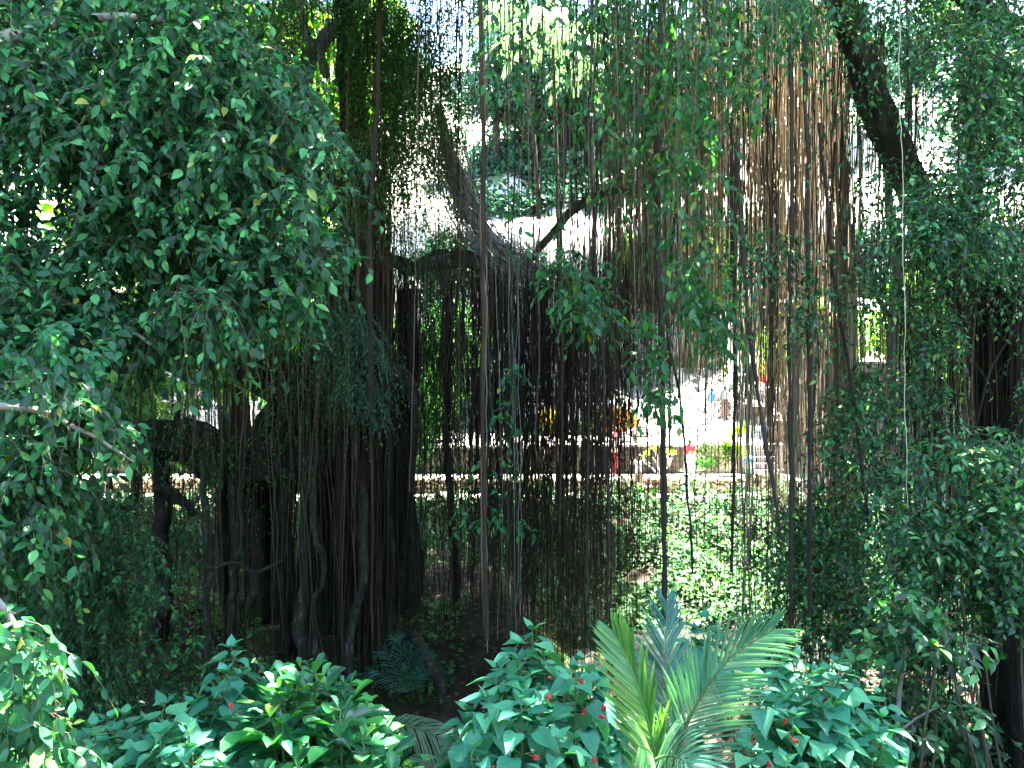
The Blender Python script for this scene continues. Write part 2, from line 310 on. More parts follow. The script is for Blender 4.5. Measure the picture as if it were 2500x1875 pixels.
# ------------------------------------------------------------------ terrain
PY = [-40, 2.0, 3.4, 5.5, 8.5, 10.5, 14, 19, 22, 26.5, 27.7]
PZ = [-1.72, -1.8, -2.9, -4.6, -5.7, -6.1, -6.2, -6.1, -5.7, -4.15, -4.05]
def mound(x, y):
    ex = np.maximum(np.abs(x + 4.2) - 4.0, 0); ey = np.maximum(np.abs(y - 15.5) - 2.6, 0)
    return -3.9 - np.hypot(ex, ey) * 1.05 + .12 * np.sin(x * 2.1 + y) + .1 * np.sin(y * 2.7 - x * 1.3)
def ground(x, y):
    x = np.asarray(x, float); y = np.asarray(y, float)
    z = np.interp(y, PY, PZ) + .12 * np.sin(x * .9 + y * .7) * np.clip((26 - y) / 4, 0, 1) * np.clip((y - 2) / 2, 0, 1)
    # right-hand bank: rises so that the right tree and its bushes have ground
    rb = -4.6 - np.maximum(4.2 - x, 0) * .9 - np.maximum(np.abs(y - 9.5) - 3.5, 0) * .6
    lb = -4.3 - np.maximum(x + 4.6, 0) * .9 - np.maximum(np.abs(y - 8) - 3.0, 0) * .6
    z = np.where(y < 27, np.maximum(np.maximum(z, mound(x, y)), np.maximum(rb, lb)), z)
    return z
def gridmesh(xs, ys, fn):
    X, Yg = np.meshgrid(xs, ys); V = np.stack([X, Yg, fn(X, Yg)], -1).reshape(-1, 3)
    a = np.arange(len(xs) * len(ys)).reshape(len(ys), len(xs))
    return V, np.stack([a[:-1, :-1], a[:-1, 1:], a[1:, 1:], a[1:, :-1]], -1).reshape(-1, 4)
g = G(); g.add(*gridmesh(np.concatenate([[-120, -60, -40], np.linspace(-25, 25, 170), [40, 60, 120]]), np.concatenate([[-60, -30, -10], np.linspace(0, 27.7, 130)]), ground))
tag(g.build('ground', M['soil']), kind='structure')
def hillz(x, y):
    z = np.interp(y, [27.7, 43.5, 44.2, 49, 50, 60, 62, 75, 100, 160], [-4.2, -4.2, -2.3, 6.5, 9.8, 16.5, 18.5, 28, 40, 52])
    return z + np.where(y > 45, .5 * np.sin(x * .31 + y * .2) + .35 * np.sin(x * .83 - y * .5) + .2 * np.sin(x * 1.9 + y * 1.1), 0)
g = G(); g.add(*gridmesh(np.linspace(-160, 160, 260), np.concatenate([np.linspace(27.7, 66, 90), np.linspace(68, 160, 30)]), hillz))
tag(g.build('hillside', M['hill']), kind='structure')

def box(g, x0, x1, y0, y1, z0, z1, rnd=.5, jit=0, q=None):
    V = np.array([[x, y, z] for x in (x0, x1) for y in (y0, y1) for z in (z0, z1)], float)
    if jit: V += q.normal(0, jit, V.shape)
    g.add(V, [[0, 1, 3, 2], [4, 6, 7, 5], [0, 4, 5, 1], [2, 3, 7, 6], [0, 2, 6, 4], [1, 5, 7, 3]], rnd); return g
import bmesh
_bm = bmesh.new(); bmesh.ops.create_icosphere(_bm, subdivisions=2, radius=1); _bm.verts.ensure_lookup_table()
ICO = np.array([v.co[:] for v in _bm.verts]); ICOF = np.array([[v.index for v in f.verts] for f in _bm.faces]); _bm.free()
def rock(g, q, c, s, rnd=None):
    d = ICO.copy(); k = q.normal(0, 1, (7, 3)); k = nrm(k)
    r = np.ones(len(d))
    for v in k: r = np.minimum(r, q.uniform(.62, .85) / np.maximum(d @ v, .3))
    V = d * np.clip(r, .5, 1.15)[:, None] * np.asarray(s) * (1 + q.normal(0, .02, (len(d), 1)))
    a = q.uniform(0, 3.14); cs, sn = math.cos(a), math.sin(a)
    V = V @ np.array([[cs, -sn, 0], [sn, cs, 0], [0, 0, 1]]) if s[0] == s[1] else V
    g.add(V + np.asarray(c), ICOF, q.random() if rnd is None else rnd); return g
def px(p, Y): return (p - 1250) / F * Y
def pz(p, Y): return (937.5 - p) / F * Y

# --- courtyard (paths, terraces)
def slab(name, x0, x1, y0, y1, z, th, mat):
    g = G(); xs = np.linspace(x0, x1, 120); q = rg(5)
    box(g, x0, x1, y0, y1, z - th, z); return tag(g.build(name, mat, smooth=False), kind='structure')
slab('lower_path', -30, 12.8, 27.72, 29.6, -3.99, 1.5, M['pave'])
slab('upper_path', -30, 12.8, 29.6, 32.0, -3.55, 2, M['pave'])
slab('terrace', -30, 22, 32.0, 44.5, -2.42, 3, M['pave'])
def slopez(x, y): return -2.4 + (y - 36) * .33 + .10 * np.sin(x * 2.1 + y) + .08 * np.sin(x * 4.7 - y * 2.3) - np.maximum(36.4 - y, 0) * .4
g = G(); g.add(*gridmesh(np.linspace(px(1475, 38), px(2010, 38), 90), np.linspace(36, 49, 50), slopez)); tag(g.build('rubble_slope', M['pave']), kind='structure')
g = G(); q = rg(44)
for k in range(150): x = q.uniform(px(1480, 38), px(2000, 38)); y = q.uniform(36.3, 46); sz = q.uniform(.12, .4); rock(g, q, (x, y, slopez(x, y) + sz * .1), (sz, sz, sz * .55))
tag(g.build('scattered_rubble', M['cap'], smooth=False), kind='stuff')
# steps
g = G()
sx0, sx1 = px(1826, 31.5), px(1895, 31.5)
for i in range(5): box(g, sx0, sx1 + .06 * i, 31.0 + .3 * i, 32.6, -3.55 + .23 * i, -3.55 + .23 * (i + 1) - .003, .5)
tag(g.build('stone_steps', M['step'], smooth=False), 'pale stone steps climbing to the terrace beside the green bin', 'steps')
# walls
def stonewall(name, x0, x1, y, z0, z1, size, mat, label, cat='wall', depth=.35, seed=0, cover=True):
    q = rg(seed); g = G(); z = z0; box(g, x0, x1, y + depth * .3, y + depth, z0, z1 - size * .3, .4)
    while z < z1 - size * .25:
        x = x0
        while x < x1:
            w = size * q.uniform(.6, 1.5); h = size * q.uniform(.75, 1.15)
            rock(g, q, (x + w / 2, y + depth * .35 + q.normal(0, .02), z + h * .45), (w * .56, depth * .5, h * .58)); x += w * .92
        z += size * .8
    o = g.build(name, mat, smooth=False); return tag(o, label, cat)
stonewall('rubble_wall', px(1290, 29.5), px(1812, 29.5), 29.22, -3.99, -3.5, .22, M['rock'], 'low brown rubble wall between the two sunlit paths', seed=3)
stonewall('rubble_wall', px(1814, 29.3), px(1895, 29.3), 28.9, -3.99, -3.42, .3, M['rock'], 'grey stone block wall under the green bin', seed=5)
stonewall('rubble_wall', px(250, 29.5), px(1284, 29.5), 29.24, -3.99, -3.52, .22, M['rock'], 'low rubble wall behind the big banyan roots', seed=4)
# ledge stones along the ravine edge
g = G(); q = rg(8); x = -22
while x < px(1905, 27.7):
    w = q.uniform(.25, .6); rock(g, q, (x + w / 2, 27.75 + q.normal(0, .1), -4.02 + q.uniform(-.03, .1)), (w * .6, .3, .2)); x += w * .9
tag(g.build('ledge_stones', M['cap'], smooth=False), 'pale uneven stones edging the lower path above the ivy bank', 'stone edging')
def wall(name, x0, x1, y, z0, z1, mat, label, th=.4, cap=True, caph=.09):
    t = thing(name, (x0, y, z0), label, 'wall'); g = G(); box(g, x0, x1, y, y + th, z0, z1); g.build('masonry', mat, t, False)
    if cap:
        g = G(); q = rg(int(abs(x0) * 10)); x = x0 - .04
        while x < x1:
            w = min(q.uniform(.5, .9), x1 + .04 - x)
            if w < .1: break
            box(g, x, x + w - .012, y - .06, y + th + .06, z1 + .002, z1 + caph + q.normal(0, .008)); x += w
        g.build('coping', M['cap'], t, False)
    return t
wall('retaining_wall', px(1335, 32), px(1668, 32), 31.93, -3.55, -2.5, M['mosswall'], 'dark mossy retaining wall behind the frangipani')
wall('retaining_wall', px(250, 32), px(1325, 32), 31.93, -3.55, -2.55, M['mosswall'], 'dark mossy retaining wall seen through the banyan roots')
wall('retaining_wall', px(1900, 33), px(2200, 33), 33.2, -3.5, -1.6, M['mosswall'], 'dark stone wall right of the steps behind the root curtain')
# stepped stone plinth
t = thing('temple_plinth', at(1380, 1020, 38), 'blue grey stepped stone plinth behind the orange croton', 'plinth')
for i, (a, b, c, d) in enumerate([(1285, 1500, 1024, 985), (1295, 1490, 985, 958), (1305, 1480, 958, 927), (1312, 1468, 927, 883)]):
    g = G(); box(g, px(a, 38), px(b, 38), 38 + i * .35, 41, pz(c, 38) - .05, pz(d, 38) - .1); g.build('tier', M['temple'], t, False)
    g = G(); box(g, px(a, 38) - .07, px(b, 38) + .07, 38 + i * .35 - .09, 41.1, pz(d, 38) - .098, pz(d, 38)); g.build('ledge', M['temple'], t, False)
t = thing('temple_wall', at(1400, 1000, 43), 'tall weathered stone wall with broad niches behind the root curtain', 'wall')
g = G(); q = rg(31)
xs = [1120, 1210, 1300, 1395, 1480, 1560, 1640]; tp = [660, 630, 710, 680, 760, 800]
for i in range(len(tp)):
    d = q.uniform(-.5, .6); box(g, px(xs[i], 43) + .01, px(xs[i + 1], 43) - .01, 43 + d, 45.5, -2.45, pz(tp[i], 43))
g.build('masonry', M['temple'], t, False)
g = G()
for i in range(len(tp)):
    z = pz(tp[i], 43); box(g, px(xs[i], 43) - .1, px(xs[i + 1], 43) + .1 - .22, 42.2, 45.6, z + .003, z + .22)
    if i % 2: box(g, px(xs[i], 43) + .3, px(xs[i + 1], 43) - .3, 42.35, 43, -2.4, -1.5)
g.build('cornice', M['cap'], t, False)
wall('stepped_wall', px(360, 34), px(520, 34), 34, -2.4, pz(905, 34), M['temple'], 'pale block wall glimpsed through the gap left of the banyan', 1.2)
wall('brick_wall', px(2040, 30), px(2290, 30), 30, -4, pz(888, 30), M['brick'], 'grey block wall behind the right root curtain')
g = G(); box(g, px(2040, 30) - .02, 30, 30.4, 36, -3, pz(888, 30) - .0); tag(g.build('forecourt', M['pave'], smooth=False), kind='structure')
g = G(); Vx = [px(2020, 36), px(2330, 36)]
g.add([[Vx[0], 36, -.6], [Vx[1], 36, -.6], [Vx[1], 43, 4.6], [Vx[0], 43, 4.6]], [[0, 1, 2, 3]]); tag(g.build('embankment', M['pave'], smooth=False), kind='structure')
# stream and boulders
g = G(); g.add([[-12, 8, -6.02], [12, 8, -6.02], [12, 21, -6.02], [-12, 21, -6.02]], [[0, 1, 2, 3]]); tag(g.build('water', M['water']), kind='structure')
bl = [(870, 1850, 10.5, .5, 'mossy boulder beside the dark stream under the banyan'), (1700, 1790, 11.5, .45, 'grey streamside boulder behind the palm fronds'), (1760, 1850, 10.8, .4, 'flat wet boulder below the palm fronds'), (1420, 1600, 16, .55, 'pale boulder behind the mallow shrub'), (1000, 1860, 10, .35, 'dark wet boulder right of the mossy one')]
for i, (a, b, c, s, l) in enumerate(bl):
    g = G(); rock(g, rg(60 + i), at(a, b, c) + [0, 0, -s * .5], (s, s, s * .75)); tag(g.build('boulder', M['rock'], smooth=False), l, 'boulder')

# ------------------------------------------------------------------ banyan
ban = thing('banyan_tree', at(880, 1520, 13.5), 'huge banyan with dark trunk, horizontal limb and hanging aerial roots', 'tree')
def part_limb(name, ctrls, mat, parent, seed, **k):
    for i, c in enumerate(ctrls):
        g = G(); limb(g, c, seed=seed * 31 + i, **k); g.build(name, mat, parent)
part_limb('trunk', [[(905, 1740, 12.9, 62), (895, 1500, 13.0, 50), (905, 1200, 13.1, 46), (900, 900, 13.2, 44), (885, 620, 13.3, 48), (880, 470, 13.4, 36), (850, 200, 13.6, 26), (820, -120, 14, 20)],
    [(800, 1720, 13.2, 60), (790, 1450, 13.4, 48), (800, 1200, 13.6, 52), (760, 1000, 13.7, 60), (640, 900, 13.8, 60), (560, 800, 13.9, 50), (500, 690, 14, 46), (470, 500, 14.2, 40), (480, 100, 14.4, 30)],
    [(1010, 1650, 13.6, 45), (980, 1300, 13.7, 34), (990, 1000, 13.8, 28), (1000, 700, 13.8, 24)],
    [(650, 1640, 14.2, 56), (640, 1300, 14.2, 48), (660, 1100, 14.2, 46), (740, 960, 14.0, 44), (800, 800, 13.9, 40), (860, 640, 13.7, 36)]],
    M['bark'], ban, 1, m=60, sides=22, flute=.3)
part_limb('limb', [[(700, 605, 13.4, 10), (800, 632, 13.3, 17), (880, 655, 13.2, 20), (960, 628, 13.1, 17), (1040, 652, 13.1, 18), (1130, 640, 13.1, 16), (1210, 662, 13.1, 14), (1290, 655, 13.2, 10)]], M['bark_m'], ban, 2, m=70, flute=.4, wob=.7, jitter=.12)
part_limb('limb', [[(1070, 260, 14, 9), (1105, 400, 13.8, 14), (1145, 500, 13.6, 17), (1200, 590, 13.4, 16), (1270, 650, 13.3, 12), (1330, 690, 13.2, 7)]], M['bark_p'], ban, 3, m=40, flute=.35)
part_limb('limb', [[(1290, 640, 13.3, 8), (1350, 565, 13.6, 9), (1410, 505, 13.8, 10), (1475, 472, 14, 8), (1560, 468, 14.2, 4)]], M['bark_m'], ban, 4, m=30)
part_limb('limb', [[(900, 620, 13.3, 30), (860, 520, 13.4, 28), (830, 460, 13.5, 16), (800, 430, 13.6, 9)]], M['bark'], ban, 5, m=24)
part_limb('limb', [[(760, 330, 13.8, 15), (748, 230, 13.7, 17), (745, 170, 13.7, 17), (765, 120, 13.8, 18), (810, 80, 13.8, 16), (860, 30, 13.9, 14), (900, -60, 14, 13)],
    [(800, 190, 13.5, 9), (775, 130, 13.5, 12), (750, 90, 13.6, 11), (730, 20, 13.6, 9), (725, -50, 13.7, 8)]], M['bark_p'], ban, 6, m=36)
part_limb('limb', [[(250, 980, 12.4, 26), (320, 1060, 12.5, 34), (400, 1080, 12.6, 44), (520, 1110, 12.8, 56), (640, 1130, 13, 66), (760, 1120, 13.2, 60), (860, 1080, 13.3, 40)],
    [(455, 1110, 12.8, 22), (440, 1040, 12.7, 9), (425, 985, 12.7, 4)]], M['bark'], ban, 7, m=50, sides=20, flute=.25)
part_limb('limb', [[(940, 880, 12.4, 10), (960, 905, 12.35, 17), (990, 925, 12.3, 17), (1010, 960, 12.3, 12), (1012, 1060, 12.5, 7), (1000, 1300, 13.2, 5), (1005, 1500, 13.6, 6)]], M['bark_m'], ban, 8, m=36)
part_limb('limb', [[(640, 900, 13.3, 26), (580, 850, 13.2, 28), (520, 790, 13.2, 26), (490, 740, 13.3, 20), (470, 640, 13.4, 16)]], M['bark'], ban, 9, m=30)
for i, c in enumerate([[(510, 1760, 11.6, 9), (508, 1500, 11.6, 8), (505, 1330, 11.6, 12), (500, 1200, 11.9, 9), (505, 1060, 12.7, 12)],
    [(575, 1700, 11.8, 9), (570, 1500, 11.8, 11), (572, 1300, 12.0, 9), (575, 1060, 12.8, 12)],
    [(465, 1362, 11.5, 4), (520, 1385, 11.4, 5), (570, 1374, 11.4, 4), (625, 1395, 11.5, 5), (690, 1370, 11.8, 4)],
    [(600, 1500, 11.5, 8), (618, 1450, 11.5, 8), (625, 1395, 11.5, 7)],
    [(745, 1650, 11.7, 11), (740, 1560, 11.7, 16), (738, 1490, 11.7, 18), (742, 1400, 11.7, 7), (741, 1250, 12.0, 6), (745, 1060, 12.8, 8)],
    [(770, 1600, 11.5, 6), (765, 1480, 11.5, 6), (790, 1420, 11.5, 6), (785, 1360, 11.5, 8), (770, 1290, 11.7, 8), (765, 1060, 12.8, 8)],
    [(860, 1720, 11.6, 11), (858, 1560, 11.6, 12), (885, 1400, 11.6, 10), (892, 1260, 11.9, 10), (895, 1020, 12.8, 10)],
    [(1080, 1720, 11.4, 5), (1070, 1660, 11.5, 10), (1030, 1590, 11.7, 13), (1005, 1550, 12.2, 12)],
    [(560, 1560, 12.4, 12), (545, 1300, 12.4, 14), (550, 1150, 12.6, 18)],
    [(700, 1600, 12.5, 14), (690, 1380, 12.5, 12), (700, 1150, 12.7, 18)],
    [(950, 1700, 12.2, 11), (955, 1450, 12.2, 9), (950, 1150, 12.4, 11), (960, 900, 12.6, 12)],
    [(1120, 1560, 14.2, 10), (1105, 1300, 14.2, 8), (1090, 1000, 14.2, 8), (1100, 680, 14, 9)],
    [(390, 1560, 12.6, 20), (400, 1300, 12.6, 18), (390, 1100, 12.6, 22)],
    [(470, 1250, 11.6, 10), (430, 1210, 11.6, 12), (380, 1190, 11.6, 11), (500, 1225, 11.7, 10)][:3]]):
    part_limb('prop_root', [c], M['bark_m'] if i < 8 else M['bark'], ban, 20 + i, m=44, sides=10, flute=.3, wob=.45, jitter=.1)
# tangle of clinging roots over the leaning limb and crossing twigs
g = G(); q = rg(77); Cn = np.array([(1080, 300), (1110, 400), (1150, 500), (1200, 590), (1270, 650), (1330, 690)], float)
paths = []
for i in range(420):
    t0 = q.uniform(0, .75); ln = q.uniform(.15, .45); tt = np.clip(np.linspace(t0, t0 + ln, 10), 0, 1) * (len(Cn) - 1)
    ii = np.minimum(tt.astype(int), len(Cn) - 2); f = (tt - ii)[:, None]; P = Cn[ii] * (1 - f) + Cn[ii + 1] * f
    w = 42 + 40 * (tt / 5)
    P = P + np.stack([np.linspace(q.normal(0, 1), q.normal(0, 1), 10) * w * .55 - 14, np.linspace(q.normal(0, 1), q.normal(0, 1), 10) * 20 + q.normal(0, 2, 10)], -1)
    paths.append(at(P[:, 0], P[:, 1], 13.25 + q.normal(0, .25)))
tubes(g, np.array(paths), q.uniform(.003, .008, (420, 1)), 4, seed=4)
tag(g.build('clinging_roots', M['root_g'], ban), kind='stuff')
g = G(); q = rg(78); paths = []
for i in range(300):
    a = q.uniform(1120, 1560); b = q.uniform(680, 1020) if i < 200 else q.uniform(620, 1400); an = q.normal(0, .9) + (1.57 if i % 2 else 0); ln = q.uniform(30, 130); t = np.linspace(0, 1, 9)
    paths.append(at(a + np.cos(an) * ln * t + q.normal(0, 3) * np.sin(t * 7), b + np.sin(an) * ln * t + 14 * np.sin(t * 3.1), q.uniform(12.6, 14.8)))
tubes(g, np.array(paths), q.uniform(.003, .009, (300, 1)) * np.linspace(1.2, .5, 9)[None], 4, seed=5)
tag(g.build('dead_twigs', M['root_d'], ban), kind='stuff')
def curtain(q, x0, x1, t0, t1, b0, b1, Y0, Y1, n, r0, r1, amp=.02, lean=.04, clus=0):
    if clus:
        c = q.uniform(x0, x1, clus); k = q.integers(0, clus, n); X = c[k] + q.normal(0, 9, n); yc = q.uniform(Y0, Y1, clus); Yv = yc[k] + q.normal(0, .15, n)
    else: X = q.uniform(x0, x1, n); Yv = q.uniform(Y0, Y1, n)
    T = q.uniform(t0, t1, n); B = q.uniform(b0, b1, n)
    p = rootpaths(q, px(X, Yv), Yv, pz(T, Yv), pz(np.maximum(B, T + 60), Yv), 18, amp, lean)
    gz = ground(p[:, -1, 0], p[:, -1, 1]); low = p[:, -1, 2] < gz - .1
    sc_ = np.where(low, (p[:, 0, 2] - gz + .1) / (p[:, 0, 2] - p[:, -1, 2]), 1)[:, None]
    p[:, :, 2] = p[:, :1, 2] - (p[:, :1, 2] - p[:, :, 2]) * sc_
    rr = r0 + (r1 - r0) * q.random(n) ** 2.2
    return p, rr[:, None] * (np.linspace(1.15, .7, 18)[None] + q.normal(0, .08, (n, 18)))
def split_roots(specs, parent, mats, seed, ncap=96, name='aerial_root', rest='aerial_roots'):
    q = rg(seed); A = [(s[-1],) + curtain(q, *s[:-1]) for s in specs]
    allr = sorted([(-(r[i].mean() / p[i, :, 1].mean()) * np.ptp(p[i, :, 2]), k, i) for k, (mt, p, r) in enumerate(A) for i in range(len(p))])
    top = set((k, i) for _, k, i in allr[:ncap])
    for k, i in sorted(top):
        g = G(); tubes(g, A[k][1][i:i + 1], A[k][2][i:i + 1], 6, seed=i * 7 + k, jitter=.08); g.build(name, mats[A[k][0]], parent)
    for mt in sorted(set(a[0] for a in A)):
        g = G()
        for k, (m_, p, r) in enumerate(A):
            if m_ != mt: continue
            keep = [i for i in range(len(p)) if (k, i) not in top]
            if keep: tubes(g, p[keep], r[keep], 4, seed=seed + k)
        if g.n: tag(g.build(rest, mats[mt], parent), kind='stuff')
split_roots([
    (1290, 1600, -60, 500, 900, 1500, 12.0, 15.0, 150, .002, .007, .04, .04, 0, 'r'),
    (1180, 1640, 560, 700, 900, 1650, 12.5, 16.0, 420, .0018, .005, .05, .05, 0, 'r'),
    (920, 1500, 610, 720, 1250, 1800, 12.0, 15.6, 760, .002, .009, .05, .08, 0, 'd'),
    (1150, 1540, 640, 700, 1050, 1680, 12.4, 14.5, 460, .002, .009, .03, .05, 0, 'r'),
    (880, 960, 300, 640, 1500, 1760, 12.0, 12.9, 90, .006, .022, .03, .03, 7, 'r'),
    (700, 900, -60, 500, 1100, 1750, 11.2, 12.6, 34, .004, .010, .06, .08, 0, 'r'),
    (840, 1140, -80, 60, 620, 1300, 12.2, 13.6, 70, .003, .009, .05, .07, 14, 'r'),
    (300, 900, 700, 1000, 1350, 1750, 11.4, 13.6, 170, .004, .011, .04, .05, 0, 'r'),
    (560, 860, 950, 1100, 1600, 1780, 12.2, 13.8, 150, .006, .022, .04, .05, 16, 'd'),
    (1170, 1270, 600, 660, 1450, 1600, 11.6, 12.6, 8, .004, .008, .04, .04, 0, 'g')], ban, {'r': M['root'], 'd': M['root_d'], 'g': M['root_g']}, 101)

def crown(parent, q, specs, mat, name='crown', twigname='twigs'):
    gl, gt = G(), G()
    for s in specs:
        poly, n, clumps, sig, Y0, Y1, L, nl, leafL, T = s[:10]; kw = s[10] if len(s) > 10 else {}
        holes = kw.pop('holes', ()) if kw else (); bias = kw.pop('dir', (0, -.3, 0)) if kw else (0, -.3, 0); flat_ = kw.pop('flat', 1.)
        p2 = sample(q, poly, n, clumps, sig, holes); Yv = q.uniform(Y0, Y1, len(p2))
        S = at(p2[:, 0], p2[:, 1], Yv); D = q.normal(0, 1, S.shape) * [1, 1, .5 * flat_] + np.array(bias)
        sprays(gl, gt, q, S, D, L * q.uniform(.6, 1.3, len(S)), nl, leafL, T, **kw)
    o = gl.build(name, mat, parent); gt.build(twigname, M['twig'], parent) if gt.n else None
    return o
q = rg(201)
P_top = [(470, -80), (1120, -80), (1135, 150), (1120, 330), (1060, 480), (960, 560), (760, 600), (700, 520), (640, 330), (560, 160), (480, 60)]
H1 = [(690, 400), (850, 410), (850, 560), (730, 560)]; H2 = [(725, 20), (860, 20), (820, 210), (740, 210)]
crown(ban, q, [
    (P_top, 3000, 60, 55, 12.5, 15.5, .7, 12, .062, FIG_MID, dict(droop=1.2, hang=1.0, twig=.003, holes=(H1, H2))),
    ([(850, 0), (1080, 0), (1130, 250), (1050, 420), (900, 560), (840, 500)], 1100, 30, 40, 12.0, 12.8, .7, 12, .062, FIG_MID, dict(droop=1.4, hang=1.2)),
    ([(640, 600), (950, 640), (980, 900), (940, 1020), (860, 1080), (760, 1000), (650, 800)], 1100, 30, 45, 12.6, 13.6, .6, 11, .06, FIG_MID, dict(droop=1.3, hang=1.2)),
    ([(950, 660), (1180, 670), (1160, 900), (1140, 1250), (1000, 1250), (960, 950)], 1300, 34, 50, 14.4, 16, .7, 11, .06, FIG_MID, dict(droop=1.3, hang=1.2)),
    ([(250, 700), (480, 700), (520, 900), (480, 1100), (380, 1120), (260, 980)], 500, 20, 40, 13.2, 14.6, .6, 11, .06, FIG_MID, dict(droop=1.2, hang=1.0, holes=([(400, 730), (490, 740), (480, 960), (390, 960)],))),
    ([(960, 350), (1200, 640), (1150, 700), (980, 640), (950, 480)], 500, 18, 36, 13.6, 14.6, .5, 11, .055, FIG_MID, dict(droop=1.2, hang=1.1)),
    ([(560, 1100), (700, 1050), (900, 1050), (900, 1300), (600, 1300)], 120, 14, 40, 13.6, 14.4, .5, 10, .06, FIG_MID, dict(droop=1.2)),
    ], M['ban'])
crown(ban, q, [([(230, 930), (330, 980), (480, 1040), (700, 1060), (800, 1100), (760, 1180), (500, 1170), (300, 1090)], 260, 26, 24, 12.0, 12.9, .42, 10, .07, FIG_MID, dict(droop=1.3, hang=1.1)),
    ([(680, 590), (1250, 600), (1280, 680), (700, 680)], 130, 20, 18, 12.6, 13.4, .4, 9, .06, FIG_MID, dict(droop=1.4, hang=1.1)),
    ([(420, 640), (560, 700), (700, 860), (820, 980), (700, 1060), (560, 940), (440, 800)], 200, 24, 24, 12.3, 13.0, .42, 10, .065, FIG_MID, dict(droop=1.4, hang=1.1))], M['ban'])
crown(ban, q, [([(740, 740), (860, 730), (930, 830), (935, 960), (900, 1010), (820, 960), (760, 860)], 420, 14, 26, 11.2, 12.0, .5, 14, .052, FIG_MID, dict(droop=1.4, hang=1.0, dir=(.6, -.4, 0)))], M['ban_blue'], 'crown', 'twigs')
# unseen foliage above the frame, placed to shade the ravine
def canopy(parent, q, xr, yr, zr, n, size, mat):
    g = G(); c = np.stack([q.uniform(*xr, 60), q.uniform(*yr, 60), q.uniform(*zr, 60)], -1); k = q.integers(0, 60, n)
    P = c[k] + q.normal(0, 1, (n, 3)) * [1.6, 1.6, .7]; P[:, 2] = np.maximum(P[:, 2], np.maximum(zr[0] - .6, P[:, 1] * .50 + .35))
    leaves(g, TINY, P, q.normal(0, 1, (n, 3)) * [1, 1, .5], q.normal(0, .5, (n, 3)) + [0, 0, 1], size * q.uniform(.6, 1.3, n), size * .6, q)
    tag(g.build('shading_foliage', mat, parent, False), kind='stuff')
canopy(ban, q, (-14, 3.0), (9, 20), (8.5, 11.5), 34000, .34, M['ban'])
canopy(ban, q, (1.5, 5.2), (14, 17.6), (8.8, 10.5), 9000, .34, M['ban'])  # unseen extra patch added to keep sun off the mound
canopy(ban, q, (-14, 3.6), (19, 24.5), (13.6, 15.2), 28000, .42, M['ban'])  # unseen extension added to darken the ground behind the banyan
part_limb('limb', [[(850, 200, 13.6, 26), (820, -120, 14, 22), (700, -500, 14, 15), (300, -900, 13, 8)], [(820, -120, 14, 22), (1000, -500, 14, 15), (1300, -800, 14, 9)], [(480, 100, 14.4, 30), (300, -300, 14, 18), (0, -500, 14, 9)]], M['bark'], ban, 50, m=30)

# ------------------------------------------------------------------ near-left fig
fig = thing('fig_tree', (-4.6, 3.6, -3.6), 'leafy fig tree filling the left side with drooping glossy leaves', 'tree')
part_limb('trunk', [[(-900, 1900, 4.2, 160), (-850, 1200, 4.2, 120), (-800, 500, 4.3, 100), (-750, -300, 4.4, 70)]], M['bark_p'], fig, 60, m=30)
for i, c in enumerate([[(-820, 500, 4.3, 60), (-300, 250, 4.6, 34), (100, 60, 4.8, 14), (420, 60, 4.9, 9), (640, 260, 4.9, 5), (760, 400, 4.8, 3)],
    [(-820, 700, 4.3, 60), (-300, 450, 5.0, 34), (0, 300, 5.2, 14), (380, 330, 5.2, 8), (600, 470, 5.1, 5), (800, 610, 4.8, 2.5)],
    [(-820, 1000, 4.3, 50), (-300, 800, 4.6, 26), (0, 700, 4.6, 12), (300, 800, 4.6, 6), (400, 860, 4.5, 3)],
    [(-840, 1300, 4.2, 40), (-300, 1100, 3.6, 26), (0, 1000, 3.6, 12), (180, 1040, 3.7, 6), (330, 1130, 3.7, 2.5)],
    [(-850, 1500, 4.0, 40), (-200, 1300, 3.0, 20), (0, 1480, 2.8, 9), (70, 1620, 2.75, 6), (140, 1760, 2.7, 5), (190, 1900, 2.7, 4)]]):
    part_limb('branch', [c], M['bark_p'], fig, 61 + i, m=40, sides=8, flute=.08, wob=.8)
q = rg(202)
P_e = [(480, -60), (600, -60), (650, 60), (720, 170), (820, 300), (830, 460), (840, 620), (800, 680), (640, 790), (520, 790), (450, 860), (340, 900), (300, 820), (420, 720), (620, 640), (700, 500), (680, 380), (600, 240), (520, 80)]
P_f = [(-120, -100), (520, -100), (560, 60), (640, 190), (760, 330), (745, 420), (770, 520), (770, 620), (700, 640), (690, 720), (600, 730), (540, 700), (440, 740), (400, 800), (330, 800), (270, 880), (250, 960), (-120, 960)]
HL = [(-20, 370), (120, 350), (230, 420), (220, 560), (40, 600), (-20, 560)]
